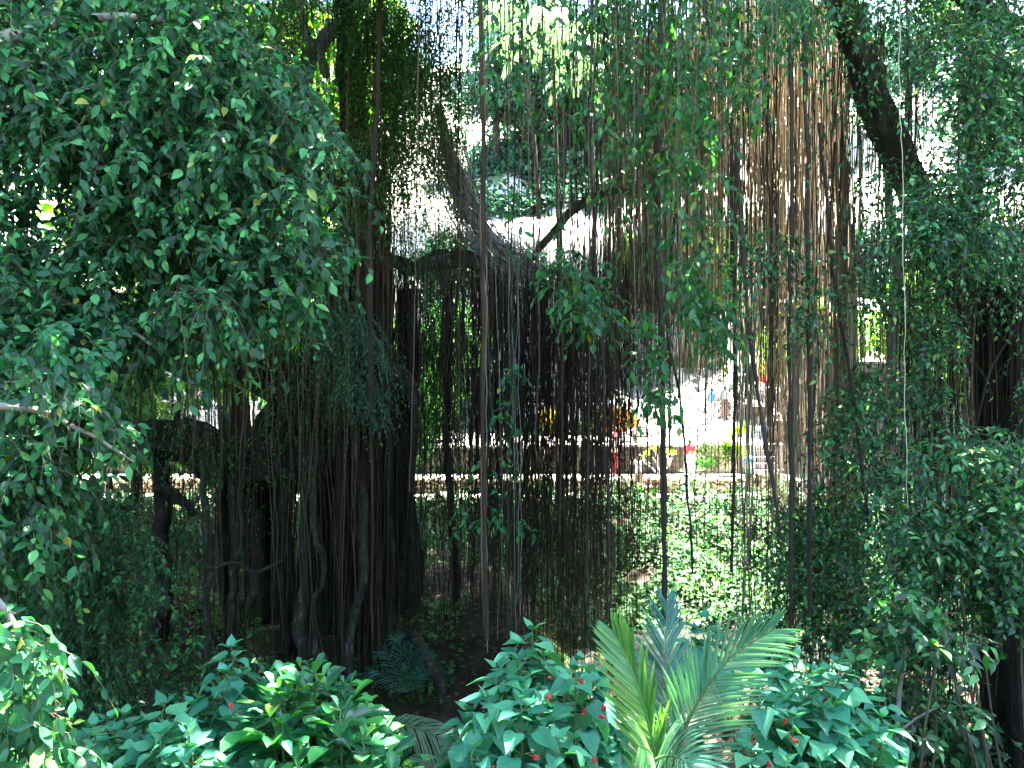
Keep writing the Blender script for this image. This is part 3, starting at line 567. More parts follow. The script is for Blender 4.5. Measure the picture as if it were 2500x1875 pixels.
crown(fig, q, [
    (P_f, 3000, 90, 42, 4.3, 5.8, .38, 12, .074, FIG, dict(droop=.8, hang=.6, asp=.56, holes=(HL,), twig=.002)),
    (P_f, 1500, 60, 50, 5.8, 7.0, .45, 12, .074, FIG_MID, dict(droop=.8, hang=.6, asp=.56, holes=(HL,))),
    (P_e, 330, 40, 26, 4.5, 5.8, .34, 9, .07, FIG, dict(droop=.9, hang=.7, asp=.54, dir=(.5, 0, -.2))),
    ([(560, 560), (760, 560), (800, 610), (740, 640), (640, 620)], 30, 0, 20, 4.3, 4.7, .3, 8, .08, FIG, dict(droop=.7, hang=.5, dir=(1.2, 0, -.3))),
    ([(400, 700), (540, 680), (560, 720), (430, 760)], 60, 5, 25, 4.0, 4.5, .35, 9, .072, FIG, dict(droop=1.2, hang=.7, dir=(.8, 0, 0))),
    ([(-60, 900), (240, 900), (280, 1000), (260, 1060), (120, 1180), (110, 1350), (-60, 1400)], 620, 24, 36, 3.6, 4.8, .33, 11, .068, FIG, dict(droop=1.0, hang=.7, dir=(.5, -.2, 0))),
    ([(200, 1000), (280, 1010), (300, 1060), (240, 1060)], 10, 0, 20, 3.6, 3.9, .22, 8, .075, FIG, dict(droop=.9, hang=.5, dir=(1.2, 0, 0))),
    ], M['fig'])
crown(fig, q, [
    ([(-80, 1380), (60, 1400), (130, 1560), (110, 1640), (170, 1760), (180, 1950), (-80, 1950)], 210, 16, 34, 2.5, 3.1, .28, 9, .075, FIG, dict(droop=.9, hang=.6, dir=(.4, -.3, 0), twig=.0018)),
    ([(-40, 700), (280, 800), (300, 900), (120, 1000), (-40, 980)], 110, 12, 40, 3.8, 4.2, .3, 8, .08, FIG, dict(droop=.9, hang=.6, dir=(.5, -.3, 0)))], M['fig_bright'], 'crown', 'twigs')
canopy(fig, q, (-9, -2.5), (2, 9), (4.6, 7), 9000, .22, M['fig'])

# second, darker tree on the left bank
lt = thing('dark_tree', at(150, 1850, 7.5), 'dark small leaved tree on the left bank below the fig branches', 'tree')
part_limb('trunk', [[(120, 2100, 7.6, 26), (150, 1750, 7.6, 20), (180, 1450, 7.6, 16), (160, 1200, 7.6, 12), (200, 1050, 7.6, 7)]], M['bark'], lt, 70, m=30)
for i, c in enumerate([[(170, 1500, 7.6, 10), (280, 1400, 7.4, 7), (380, 1420, 7.2, 3)], [(165, 1650, 7.6, 10), (300, 1560, 7.3, 6), (360, 1640, 7.2, 3)], [(170, 1350, 7.6, 9), (260, 1240, 7.4, 6), (330, 1250, 7.3, 3)]]):
    part_limb('branch', [c], M['bark'], lt, 71 + i, m=20, sides=7)
q = rg(203)
crown(lt, q, [
    ([(0, 1180), (280, 1180), (360, 1280), (350, 1420), (300, 1480), (330, 1560), (280, 1680), (180, 1700), (60, 1600)], 1500, 40, 34, 6.8, 8.2, .42, 12, .06, FIG_MID, dict(droop=1.1, hang=.9, dir=(.4, -.2, 0))),
    ([(280, 1400), (385, 1425), (380, 1460), (300, 1470)], 24, 0, 30, 6.6, 7.0, .35, 9, .07, FIG_MID, dict(dir=(1, 0, 0))),
    ([(0, 1550), (460, 1560), (640, 1500), (660, 1800), (0, 1900)], 480, 30, 50, 7.6, 9.4, .5, 8, .10, FIG_MID, dict(droop=.7, hang=.4))], M['fig'])

# ------------------------------------------------------------------ right banyan with overhanging strands
rt = thing('leaning_banyan', at(2560, 1500, 9.6), 'dark leaning banyan on the right with hanging strands and root curtains', 'tree')
part_limb('trunk', [[(2600, 1900, 9.4, 120), (2520, 1500, 9.4, 90), (2470, 1100, 9.5, 60), (2430, 880, 9.6, 52), (2340, 650, 9.8, 48), (2270, 520, 10, 36), (2170, 330, 10.2, 40), (2090, 130, 10.4, 38), (2010, -60, 10.6, 32), (1900, -300, 10.8, 26)],
    [(2500, 1600, 9.3, 60), (2490, 1200, 9.3, 50), (2530, 800, 9.3, 46), (2600, 300, 9.3, 40)]], M['bark'], rt, 80, m=70, sides=22, flute=.25)
part_limb('limb', [[(1900, -300, 10.8, 26), (1800, -420, 10, 20), (1500, -420, 8, 20), (1350, -500, 6, 20), (1200, -600, 5, 14)]], M['bark'], rt, 82)
part_limb('limb', [[(1900, -300, 10.8, 26), (1850, -260, 14, 16), (1750, -180, 19.5, 13), (1600, -150, 20, 10), (1420, -120, 20, 7)]], M['bark'], rt, 83)
part_limb('limb', [[(2600, 300, 9.3, 40), (2500, 100, 8.5, 26), (2300, -50, 7.5, 20), (2000, -150, 7, 12)]], M['bark'], rt, 84)
part_limb('prop_root', [[(2176, 1400, 12.4, 16), (2178, 1000, 12.4, 15), (2185, 800, 12.4, 15), (2188, 600, 12.4, 14), (2170, 480, 12.4, 9), (2180, 300, 12.3, 5)]], M['bark_p'], rt, 85)
part_limb('limb', [[(2120, 640, 12, 4), (2140, 720, 12, 4), (2180, 780, 12.2, 5), (2240, 800, 12, 3)], [(2440, 1200, 8, 5), (2250, 1240, 8, 3), (2150, 1290, 8, 2)], [(2500, 700, 8, 4), (2300, 780, 8, 3), (2220, 860, 8, 3)], [(2480, 800, 7.6, 2.5), (2420, 900, 7.6, 3), (2390, 1010, 7.6, 3), (2360, 1120, 7.6, 3)]], M['bark'], rt, 86, m=26, sides=7)
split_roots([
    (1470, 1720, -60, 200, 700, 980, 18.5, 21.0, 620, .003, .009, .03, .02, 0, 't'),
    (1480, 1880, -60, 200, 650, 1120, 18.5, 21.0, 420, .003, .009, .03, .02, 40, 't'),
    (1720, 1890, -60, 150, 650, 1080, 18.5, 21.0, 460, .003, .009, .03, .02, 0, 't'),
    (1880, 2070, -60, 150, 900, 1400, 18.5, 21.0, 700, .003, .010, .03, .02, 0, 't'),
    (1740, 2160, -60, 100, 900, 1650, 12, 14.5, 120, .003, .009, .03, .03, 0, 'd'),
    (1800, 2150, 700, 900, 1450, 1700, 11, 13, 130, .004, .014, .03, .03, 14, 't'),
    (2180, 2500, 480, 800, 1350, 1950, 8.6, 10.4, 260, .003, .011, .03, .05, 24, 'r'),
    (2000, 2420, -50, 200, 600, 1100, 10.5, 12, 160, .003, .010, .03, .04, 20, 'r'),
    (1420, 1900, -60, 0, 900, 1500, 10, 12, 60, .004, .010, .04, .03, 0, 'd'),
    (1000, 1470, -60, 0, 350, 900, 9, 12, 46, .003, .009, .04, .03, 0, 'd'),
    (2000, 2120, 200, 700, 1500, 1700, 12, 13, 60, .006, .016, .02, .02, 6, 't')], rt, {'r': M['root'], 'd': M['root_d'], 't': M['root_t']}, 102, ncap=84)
# thick near vines
vn = [((1173, -80), (1177, 500), (1172, 800), (1180, 1560), 6.6, 6.0, 'r'), ((1618, -80), (1612, 500), (1622, 900), (1630, 1520), 6.5, 6.5, 'd'), ((1650, 480), (1628, 780), (1668, 1000), (1700, 1400), 6.7, 3.2, 'd'), ((1632, -60), (1634, 300), (1638, 700), (1640, 1100), 6.7, 3, 'd'),
    ((1800, 350), (1812, 600), (1850, 920), (1905, 1320), 6.8, 4.5, 'd'), ((1925, -80), (1930, 450), (1928, 900), (1935, 1560), 6.9, 4, 'd'), ((1960, -80), (1975, 420), (1980, 900), (1985, 1500), 7.1, 4.5, 'd'), ((2000, 300), (2020, 600), (2060, 900), (2120, 1300), 7.4, 4, 'd'),
    ((1440, -80), (1444, 400), (1440, 900), (1438, 1500), 7.0, 2.2, 'd'), ((1330, -80), (1325, 300), (1318, 700), (1322, 1100), 7, 2.0, 'd'), ((1250, -80), (1258, 300), (1250, 700), (1247, 1000), 6.8, 2.2, 'd'), ((1783, 300), (1785, 700), (1788, 1000), (1790, 1400), 7, 3.6, 'r'), ((2195, -80), (2196, 400), (2197, 800), (2200, 1330), 5.5, .8, 't'),
    ((1020, -80), (1022, 300), (1018, 700), (1010, 1200), 8, 1.6, 'r'), ((930, -60), (918, 280), (905, 560), (915, 1000), 9, 5, 'd'), ((1380, 300), (1376, 600), (1380, 900), (1376, 1300), 8, 3, 'd'), ((1455, 600), (1470, 900), (1480, 1200), (1475, 1500), 8, 3.4, 'd')]
for i, (a, b, c, d, Y, r, mt) in enumerate(vn):
    g = G(); S = spline(np.array([at(*p_, Y) for p_ in (a, b, c, d)]), 60); qv = rg(300 + i); S = S + np.cumsum(qv.normal(0, .0035, S.shape), 0) * [1, 1, 0]
    rr = r / F * Y * (1 + .18 * np.sin(np.arange(60) * .9 + i) * qv.random(60)); tubes(g, S[None], rr[None], 7, True, jitter=.07, seed=i)
    if r > 4: tubes(g, (S + [r / F * Y * 1.2, 0, 0] * np.sin(np.arange(60) * .21 + i)[:, None])[None], rr[None] * .5, 6, True, jitter=.07, seed=i + 50)
    g.build('hanging_vine', {'d': M['root_d'], 'r': M['root'], 't': M['root_t']}[mt], rt)
# leafy strands
q = rg(204)
ST = [(1180, 130), (1200, 240), (1225, 300), (1244, 660), (1262, 560), (1290, 480), (1312, 330), (1340, 420), (1372, 560), (1400, 300), (1425, 520), (1450, 320), (1470, 520), (1500, 420), (1530, 480), (1560, 560), (1590, 500), (1620, 640), (1640, 500), (1660, 760), (1690, 420), (1705, 860), (1722, 880), (1745, 540), (1762, 640), (1790, 300), (1812, 240), (1835, 330), (1865, 260), (1890, 180), (1920, 120), (1945, 160), (1980, 100), (1510, 330), (1545, 300), (1575, 380), (1605, 330), (1670, 420), (1730, 400), (1780, 220), (1825, 260), (1850, 200), (1905, 90), (1935, 80), (1975, 90)]
for i, (a, e) in enumerate(ST):
    gl, gt = G(), G(); Y = q.uniform(4.8, 6.6); top = -120; n = max(int((e - top) / (20 if a > 1490 else 34)), 5)
    S = spline(np.array([at(a, top, Y), at(a + q.normal(0, 8), (top + e) / 2, Y), at(a + q.normal(0, 10), e, Y)]), 30)
    tubes(gt, S[None], (.004 * np.linspace(1.3, .5, 30))[None], 4, seed=i)
    n = int(n * 1.15); k = q.uniform(0, 29, n).astype(int); D = q.normal(0, 1, (n, 3)) * [1, .8, .35]
    sprays(gl, gt, q, S[k], D, q.uniform(.10, .26, n), 5, .072, FIG, .45, droop=1.0, hang=1.0, twig=.0016)
    st = gt.build('leafy_strand', M['twig'], rt); gl.build('foliage', M['hang'], st)
# lower free clusters hanging from vines
for j, (poly, n, Y) in enumerate([([(1290, 600), (1400, 600), (1500, 660), (1480, 800), (1400, 800), (1350, 700)], 70, 5.6), ([(1540, 800), (1600, 760), (1620, 900), (1610, 1010), (1570, 960)], 46, 5.4), ([(1650, 640), (1760, 600), (1790, 760), (1740, 880), (1700, 760)], 90, 5.4), ([(1230, 880), (1270, 880), (1265, 1010), (1230, 1000)], 7, 7.5), ([(1180, 880), (1260, 1060), (1230, 1180), (1170, 1200)], 10, 8), ([(1120, 1210), (1200, 1230), (1300, 1280), (1240, 1320), (1130, 1280)], 16, 8.5), ([(1380, 640), (1420, 640), (1400, 760)], 12, 5.5)]):
    gl, gt = G(), G(); p2 = sample(q, poly, n); Yv = q.uniform(Y - .3, Y + .3, n); S = at(p2[:, 0], p2[:, 1], Yv)
    tubes(gt, spline(np.array([at(poly[0][0] + 10, -100, Y), at(poly[0][0] + 14, poly[0][1], Y), at(*poly[len(poly) // 2], Y)]), 24)[None], .0035, 4)
    sprays(gl, gt, q, S, q.normal(0, 1, (n, 3)) * [1, .8, .3], .22, 6, .078 if Y < 7 else .09, FIG, .46, droop=.9, hang=.9)
    st = gt.build('leafy_strand', M['twig'], rt); gl.build('foliage', M['hang'] if Y < 7 else M['fig_bright'], st)
P_r = [(1840, -100), (2600, -100), (2600, 1150), (2480, 1150), (2450, 1000), (2300, 860), (2200, 960), (2120, 800), (2060, 700), (2090, 640), (2070, 480), (2010, 300), (1900, 60)]
Hr = [(2000, 40), (2150, 40), (2260, 260), (2300, 420), (2200, 440), (2100, 240)]; Hr2 = [(1830, 40), (2040, 60), (2160, 340), (2060, 420), (1920, 400), (1840, 260)]; Hr3 = [(2040, 760), (2200, 760), (2200, 900), (2040, 900)]; Hr4 = [(2290, 640), (2400, 640), (2520, 720), (2520, 1040), (2420, 1060), (2330, 860)]
crown(rt, q, [
    (P_r, 1900, 64, 46, 6.6, 9.2, .46, 12, .062, FIG_MID, dict(droop=.9, hang=.7, holes=(Hr, Hr2, Hr3, Hr4))),
    ([(2180, 420), (2300, 390), (2440, 430), (2500, 560), (2400, 640), (2240, 640), (2160, 560)], 400, 16, 34, 6.0, 6.8, .4, 12, .062, FIG_MID, dict(droop=.8, hang=.5)),
    ([(2300, 60), (2560, 40), (2560, 400), (2400, 420), (2280, 240)], 420, 18, 40, 6.0, 7, .4, 12, .062, FIG_MID, dict(droop=.8, hang=.5)),
    ([(1800, 560), (2060, 560), (2200, 700), (2150, 900), (1980, 900), (1840, 720)], 100, 14, 36, 6.6, 7.6, .4, 11, .062, FIG_MID, dict(droop=1.0, hang=.8, holes=(Hr3,))),
    ([(2080, 880), (2240, 880), (2320, 960), (2300, 1100), (2200, 1260), (2040, 1250), (1930, 1180), (2000, 1050)], 420, 26, 40, 7.4, 9, .45, 12, .066, FIG_MID, dict(droop=.9, hang=.6)),
    ([(1860, 1230), (2100, 1200), (2280, 1300), (2260, 1520), (2040, 1560), (1850, 1440)], 380, 26, 40, 7.4, 9, .42, 11, .066, FIG_MID, dict(droop=.8, hang=.5)),
    ([(2440, 200), (2600, 200), (2600, 640), (2440, 600)], 120, 16, 40, 6.8, 8, .42, 11, .066, FIG_MID, dict(droop=.8, hang=.5)),
    ], M['right'])
canopy(rt, q, (1, 13), (5.5, 14), (6.6, 9), 20000, .28, M['right'])
canopy(rt, q, (3.4, 7.2), (25, 29.5), (15.2, 16.5), 17000, .42, M['right'])  # unseen high patch added to shade part of the ivy bank
part_limb('limb', [[(1750, -180, 19.5, 13), (1700, -230, 24, 10), (1640, -200, 29, 6)]], M['bark'], rt, 89)  # unseen limb added to carry the shading patch

canopy(fig, q, (-5, .6), (5.5, 9), (4.9, 6.3), 9500, .24, M['fig'])  # unseen patch added to block direct sun on the near fig
# unseen leaf walls added behind and beside the viewpoint to shade the ravine
g = G(); q = rg(210); n = 14000; a = q.uniform(-2.75, -.39, n); rr_ = q.uniform(8.5, 11.5, n); P = np.stack([rr_ * np.cos(a) * 1.25, rr_ * np.sin(a) + 2, q.uniform(-2, 2.5, n)], -1)
leaves(g, TINY, P, q.normal(0, 1, (n, 3)), q.normal(0, 1, (n, 3)), .42, .26, q)
n = 36000; sd_ = np.where(q.random(n) < .5, -1, 1); yy = q.uniform(-1, 26, n); P = np.stack([sd_ * (np.maximum(10.5, yy * .66 + 1.4) + q.uniform(0, 2.5, n)), yy, q.uniform(-5, 13, n)], -1)
leaves(g, TINY, P, q.normal(0, 1, (n, 3)), q.normal(0, 1, (n, 3)), .46, .30, q); tag(g.build('shade_leaf_walls', M['fig'], smooth=False), kind='stuff')
# ------------------------------------------------------------------ bushes right
def bush(name, label, base, specs, mat, seed, stems=6, cat='shrub', group=None, leafstem='twigs'):
    q = rg(seed); t = thing(name, base, label, cat, group); o = crown(t, q, specs, mat, 'foliage', leafstem)
    g = G(); tops = [sample(q, specs[0][0], 1)[0] for _ in range(stems)]
    for k in range(stems):
        tp = at(*tops[k], q.uniform(specs[0][4], specs[0][5])); b = np.array(base) + q.normal(0, .12, 3) * [1, 1, 0] + [0, 0, -.15]
        C = spline(np.array([b, b * .5 + tp * .5 + q.normal(0, .12, 3), tp]), 14); tubes(g, C[None], (.012 * np.linspace(1.2, .35, 14))[None] * max(base[1] / 5, .6), 5, seed=k)
    g.build('stems', M['twig'], t); return t
bush('broadleaf_shrub', 'bright green small leaved bush at the right edge of the ravine', (3.6, 5.6, -3.7), [([(2230, 1100), (2400, 1020), (2560, 1050), (2560, 1500), (2420, 1500), (2260, 1420), (2200, 1300)], 760, 30, 42, 5.2, 6.4, .36, 11, .066, FIG, dict(droop=.6, hang=.3, up=1.4))], M['right'], 401)
t = bush('broadleaf_sapling', 'slim sapling with sunlit pale leaves at lower right', at(2185, 2050, 4.7), [([(2160, 1440), (2240, 1380), (2360, 1450), (2360, 1560), (2260, 1620), (2170, 1560)], 60, 8, 34, 4.5, 4.9, .32, 9, .085, FIG, dict(droop=.35, hang=.15, up=2.0)),
    ([(2120, 1780), (2200, 1740), (2220, 1790), (2140, 1800)], 7, 0, 30, 4.3, 4.6, .3, 8, .09, FIG, dict(droop=.3, hang=.1, up=2, dir=(-1, 0, 0))),
    ([(2250, 1720), (2330, 1700), (2380, 1740), (2280, 1750)], 10, 0, 30, 4.5, 4.8, .28, 9, .08, FIG, dict(droop=.3, hang=.1, up=2, dir=(1, 0, 0))),
    ([(2070, 1560), (2200, 1580), (2210, 1640), (2080, 1620)], 16, 0, 30, 4.5, 4.8, .3, 9, .085, FIG, dict(droop=.4, hang=.2, up=2, dir=(-.6, 0, 0)))], M['right'], 402, stems=4)
g = G(); limb(g, [(2185, 2050, 4.7, 6), (2190, 1800, 4.7, 6), (2200, 1650, 4.7, 5), (2225, 1540, 4.7, 4), (2260, 1460, 4.7, 2.5)], seed=5, sides=8, flute=.05); limb(g, [(2190, 1790, 4.7, 3.5), (2260, 1740, 4.6, 3), (2320, 1720, 4.6, 2)], seed=6, sides=6, flute=.05)
g.build('trunk', M['bark_p'], t)
bush('climbing_shrub', 'dark shrub tangled in vines between the ivy bank and right tree', at(1980, 1800, 8.2) , [([(1800, 1420), (2000, 1360), (2180, 1400), (2180, 1600), (2000, 1640), (1820, 1560)], 190, 18, 40, 7.6, 9, .4, 9, .085, FIG_MID, dict(droop=.5, hang=.2))], M['right'], 403)
bush('bank_shrub', 'shrub with pale flecked leaves beside the tall tan vines', at(1900, 1650, 11), [([(1960, 1190), (2040, 1180), (2100, 1200), (2120, 1400), (1940, 1480), (1900, 1400), (1920, 1290)], 420, 24, 34, 10.4, 12, .5, 9, .10, FIG_MID, dict(droop=.8, hang=.5))], M['ivy'], 404)

for i, (a, Yb, top, wd, l) in enumerate([(230, 16.5, 1200, 150, 'added dark bush filling the shade at the left end of the banyan'), (430, 17.2, 1230, 130, 'added dark bush behind the lichened prop roots'), (640, 18.4, 1215, 130, 'added dark bush under the thick low banyan limb'), (840, 18.8, 1220, 120, 'added dark bush straight behind the banyan trunk'),
    (1010, 18.6, 1235, 110, 'added dark bush right of the banyan trunk below the sunlit path'), (1160, 18.2, 1270, 100, 'added dark bush behind the left half of the root curtain'), (1300, 17.8, 1330, 90, 'added dark bush behind the right half of the root curtain'), (1400, 17.2, 1430, 70, 'added dark low bush at the edge of the lit ivy bank'),
    (2350, 13.5, 1150, 170, 'added dark bush behind the roots at the right edge'), (2230, 9.2, 1640, 150, 'added dark bush low behind the sapling at lower right'), (2180, 14.0, 1420, 110, 'added dark bush behind the vines at lower right')]):
    b_ = at(a, 1500, Yb); b_[2] = float(ground(b_[0], Yb))  # bushes put in to deepen the darkness behind the roots
    bush('added_dark_bush', l, tuple(b_), [([(a - wd, max(1560, top + 200)), (a - wd * .8, top + 50), (a, top), (a + wd * .8, top + 60), (a + wd, max(1560, top + 200))], 230 + wd, 12, 40, Yb - .6, Yb + .8, .7, 9, .15, FIG_MID, dict(droop=.8, hang=.5))], M['fig'], 450 + i, stems=5)
# ------------------------------------------------------------------ foreground shrubs
def mallow(label, tips, base, seed, leafL=.125, flowers=(), name='mallow_shrub', mat='mal', T=MAL, tiers=4, asp=.8, pitch=(.15, -.75), per=4):
    q = rg(seed); t = thing(name, base, label, 'shrub'); gl, gs = G(), G(); base = np.array(base, float)
    for (a, b, Y, sc) in tips:
        tp = at(a, b, Y); bb = base + q.normal(0, .10, 3) * [1.6, 1, 0]
        C = spline(np.array([bb, bb * .45 + tp * .55 + np.append(q.normal(0, .07, 2), -.03), tp + [0, 0, -.12], tp]), 20); tubes(gs, C[None], (.0065 * np.linspace(1.4, .35, 20))[None], 5, seed=int(a))
        for k in range(tiers):
            n = per if k else 3; az = q.uniform(0, 6.28) + np.arange(n) * 6.28 / n + k * 2.4 + q.normal(0, .3, n)
            zz = tp + [0, 0, -.055 * k * sc * (1 + .2 * k)]; el = np.interp(k / max(tiers - 1, 1), [0, .3, 1], [.9, pitch[0], pitch[1]]) + q.normal(0, .18, n)
            H = np.stack([np.cos(az), np.sin(az), np.zeros(n)], -1); pet = (.012 + .028 * k) * sc
            st = zz + H * .004; P = st + H * pet + [0, 0, pet * .25]
            D = H * np.cos(el)[:, None] + np.array([0, 0, 1.]) * np.sin(el)[:, None]
            N = np.array([0, 0, 1.]) * np.cos(el)[:, None] - H * np.sin(el)[:, None] + q.normal(0, .18, (n, 3))
            l = leafL * sc * np.interp(k, [0, 1, 2, 5], [.45, .8, 1.05, 1.1]) * q.uniform(.8, 1.15, n)
            leaves(gl, T, P, D, N, l, l * asp, q)
            tubes(gs, np.stack([np.broadcast_to(st, P.shape), (st + P) / 2 + [0, 0, .003], P], 1), .0017, 4)
    f = gl.build('foliage', M[mat], t, smooth=True); gs.build('stems', M['stem_g'], t)
    for (a, b, Y) in flowers:
        g = G(); p0 = at(a, b, Y); qd = nrm(q.normal(0, .5, 3) + [0, -.4, -.7])
        u = nrm(np.cross(qd, [0, 1, .1])); v = np.cross(qd, u)
        for k in range(5):                        # five overlapping petals wrapped in a spiral
            an = k * 1.257; o_ = np.cos(an) * u + np.sin(an) * v; c_ = nrm(np.cross(qd, o_))
            leaves(g, OBO, (p0 + o_ * .003)[None], (qd + o_ * .16)[None], (o_ + c_ * .8)[None], .026, .012, q)
        tubes(g, np.stack([p0, p0 + qd * .025, p0 + qd * .046])[None], .0016, 5, True)
        fl = g.build('flower', M['red'], t)
        g = G(); leaves(g, OBO, np.repeat(p0[None], 5, 0), qd + .5 * np.array([np.cos(k * 1.257) * u + np.sin(k * 1.257) * v for k in range(5)]), np.array([np.cos(k * 1.257) * u + np.sin(k * 1.257) * v for k in range(5)]), .014, .006, q); g.build('calyx', M['stem_g'], fl)
    return t
def tipcloud(q, poly, n, Y0, Y1, s0=.9, s1=1.1, mind=36):
    P = []; i = 0
    while len(P) < n and i < 4000:
        i += 1; p = sample(q, poly, 1)[0]
        if all(abs(p[0] - a[0]) + abs(p[1] - a[1]) * 1.3 > mind for a in P):
            P.append((p[0], p[1], q.uniform(Y0, Y1) - (p[1] - 1700) * .0012, q.uniform(s0, s1)))
    return P
q = rg(500)
mallow('green mallow shrub at lower left with one tall pale top sprig', [(565, 1580, 3.9, 1.0), (548, 1640, 3.8, 1.0), (590, 1650, 3.9, .9), (520, 1690, 3.9, .9)] + tipcloud(q, [(200, 1740), (420, 1700), (600, 1760), (620, 1900), (180, 1920)], 34, 3.4, 4.0), (-1.55, 3.9, -3.1), 501, flowers=[(566, 1716, 3.6), (170, 1870, 3.2)])
mallow('teal green mallow shrub with red buds in the bottom centre', [(1300, 1535, 3.9, 1.05), (1265, 1570, 3.8, 1), (1330, 1600, 3.8, 1), (1420, 1610, 3.9, 1), (1460, 1650, 3.9, .95)] + tipcloud(q, [(1150, 1680), (1250, 1600), (1480, 1640), (1500, 1760), (1480, 1930), (1160, 1930), (1110, 1760)], 40, 3.4, 4.0), (.28, 3.9, -3.1), 502,
    flowers=[(1342, 1656, 3.5), (1412, 1656, 3.6), (1340, 1692, 3.45), (1428, 1730, 3.4), (1470, 1722, 3.5), (1462, 1745, 3.4), (1318, 1852, 3.1), (1448, 1846, 3.2), (1204, 1870, 3.2)])
mallow('spreading mallow shrub right of the palm with red buds', [(1720, 1510, 4.6, 1.15), (1700, 1550, 4.6, 1.1), (1750, 1545, 4.7, 1.0), (1900, 1590, 4.3, 1.0), (1940, 1600, 4.3, 1.0)] + tipcloud(q, [(1840, 1620), (1980, 1590), (2120, 1640), (2180, 1740), (2100, 1930), (1830, 1930), (1800, 1720)], 38, 3.7, 4.3), (1.55, 4.3, -3.3), 503, flowers=[(1922, 1753, 3.7), (1950, 1815, 3.4), (1874, 1858, 3.4), (2012, 1712, 3.8), (1840, 1790, 3.7)])
mallow('glossy broad leaved shrub with bright green rosettes at lower left', tipcloud(q, [(640, 1640), (720, 1600), (830, 1640), (880, 1720), (960, 1790), (960, 1900), (640, 1930), (610, 1760)], 56, 3.4, 4.1, .9, 1.2, 34), (-1.0, 3.95, -3.1), 504, .135, name='glossy_shrub', mat='obo', T=OBO, tiers=3, asp=.58, pitch=(.55, .0), per=6)
mallow('small weedy plant between the two left foreground shrubs', tipcloud(q, [(1110, 1770), (1200, 1760), (1180, 1860), (1110, 1870)], 6, 4.4, 4.8, .7, .9), (-.2, 4.7, -3.6), 505, .1, name='weed_plant', mat='ivy')

# ------------------------------------------------------------------ palms
def frond(g, gr, C, n, Lf, q, ang=(.9, .5), plane=None, w=.012, up=.2, droop=.3, r=.008, both=(1, 1), fold=.25):
    """C control points 3D of the rachis; leaflets on both sides in the plane of 'plane' (side vector)"""
    S = spline(np.array(C), 50); T = nrm(np.gradient(S, axis=0)); tubes(gr, S[None], (r * np.linspace(1.2, .2, 50))[None], 6, True)
    pl = np.array(plane, float)
    for sd in (-1, 1):
        if not both[0 if sd < 0 else 1]: continue
        t = np.linspace(.04, .995, n); k = (t * 49).astype(int); P = S[k]; Tk = T[k]; side = nrm(pl - (Tk * pl).sum(-1, keepdims=True) * Tk); nn = np.cross(Tk, side)
        a_ = ang[0 if sd < 0 else 1] if isinstance(ang[0], tuple) else ang; a = np.interp(t, [0, 1], a_) + q.normal(0, .05, n)
        d = nrm(Tk * np.cos(a)[:, None] + sd * side * np.sin(a)[:, None] + nn * up * (q.normal(0, .25, n)[:, None] + 1))
        L = Lf * np.interp(t, [0, .15, .45, .8, 1], [.55, .85, 1, .75, .35]) * q.uniform(.9, 1.08, n)
        m = 7; s = np.linspace(0, 1, m)
        pts = P[:, None] + d[:, None] * (L[:, None] * s)[..., None] + np.array([0, 0, -1.]) * (droop * L[:, None] * s ** 2.2)[..., None]
        wd = w * np.interp(s, [0, .12, .5, .8, 1], [.35, .9, 1, .7, .04]); wv = nrm(np.cross(d, nn + side * sd * .3)); fn = nrm(np.cross(d, wv))
        A = pts + wv[:, None] * wd[None, :, None] + fn[:, None] * (wd * fold)[None, :, None]; B = pts - wv[:, None] * wd[None, :, None] + fn[:, None] * (wd * fold)[None, :, None]
        V = np.stack([A, pts, B], 2).reshape(-1, 3); b = (np.arange(n)[:, None] * m * 3 + np.arange(m - 1)[None] * 3)[..., None]
        Fc = np.concatenate([(b + [0, 1, 4, 3]).reshape(-1, 4), (b + [1, 2, 5, 4]).reshape(-1, 4)])
        rv = q.random(n); rr = np.concatenate([np.repeat(rv, m - 1)] * 2); g.add(V, Fc, rr)
q = rg(600)
pm = thing('young_palm', at(1610, 1990, 3.35), 'young coconut palm with arching feathered fronds at the bottom', 'palm')
def pfrond(ctrl, mat, **k):
    g, gr = G(), G(); C = [at(a, b, Y) for a, b, Y in ctrl]; frond(g, gr, C, q=q, **k); o = gr.build('frond', M['stem_g'] if mat != 'palm_y' else M['palm_y'], pm); g.build('leaflets', M[mat], o, smooth=False)
pfrond([(1625, 1990, 3.35), (1650, 1850, 3.28), (1700, 1720, 3.20), (1780, 1610, 3.16), (1890, 1535, 3.12)], 'palm', n=64, Lf=.33, ang=((.62, .35), (1.35, .6)), plane=(.88, 0.1, -.45), w=.0062, up=.12, droop=.12)
pfrond([(1610, 1990, 3.28), (1600, 1850, 3.20), (1570, 1720, 3.12), (1535, 1620, 3.12), (1500, 1545, 3.12)], 'palm_y', n=48, Lf=.25, ang=((.95, .5), (.3, .2)), plane=(.75, -.35, .2), w=.0068, up=.25, droop=.05)
pfrond([(1640, 1960, 3.59), (1630, 1780, 3.67), (1625, 1620, 3.74), (1628, 1470, 3.82)], 'palm_d', n=40, Lf=.28, ang=(.95, .4), plane=(1, .2, 0), w=.0062, up=.15, droop=.05)
pfrond([(1615, 1990, 3.20), (1600, 1900, 3.04), (1590, 1840, 2.89), (1560, 1820, 2.73)], 'palm_y', n=26, Lf=.25, ang=(1.3, .6), plane=(-.3, .3, 1), w=.006, up=.1, droop=.2)
pfrond([(1620, 1990, 3.20), (1600, 1880, 3.04), (1610, 1850, 2.89), (1660, 1850, 2.73), (1720, 1900, 2.65)], 'palm', n=30, Lf=.25, ang=(1.2, .6), plane=(.5, .2, .8), w=.0062, up=.1, droop=.3)
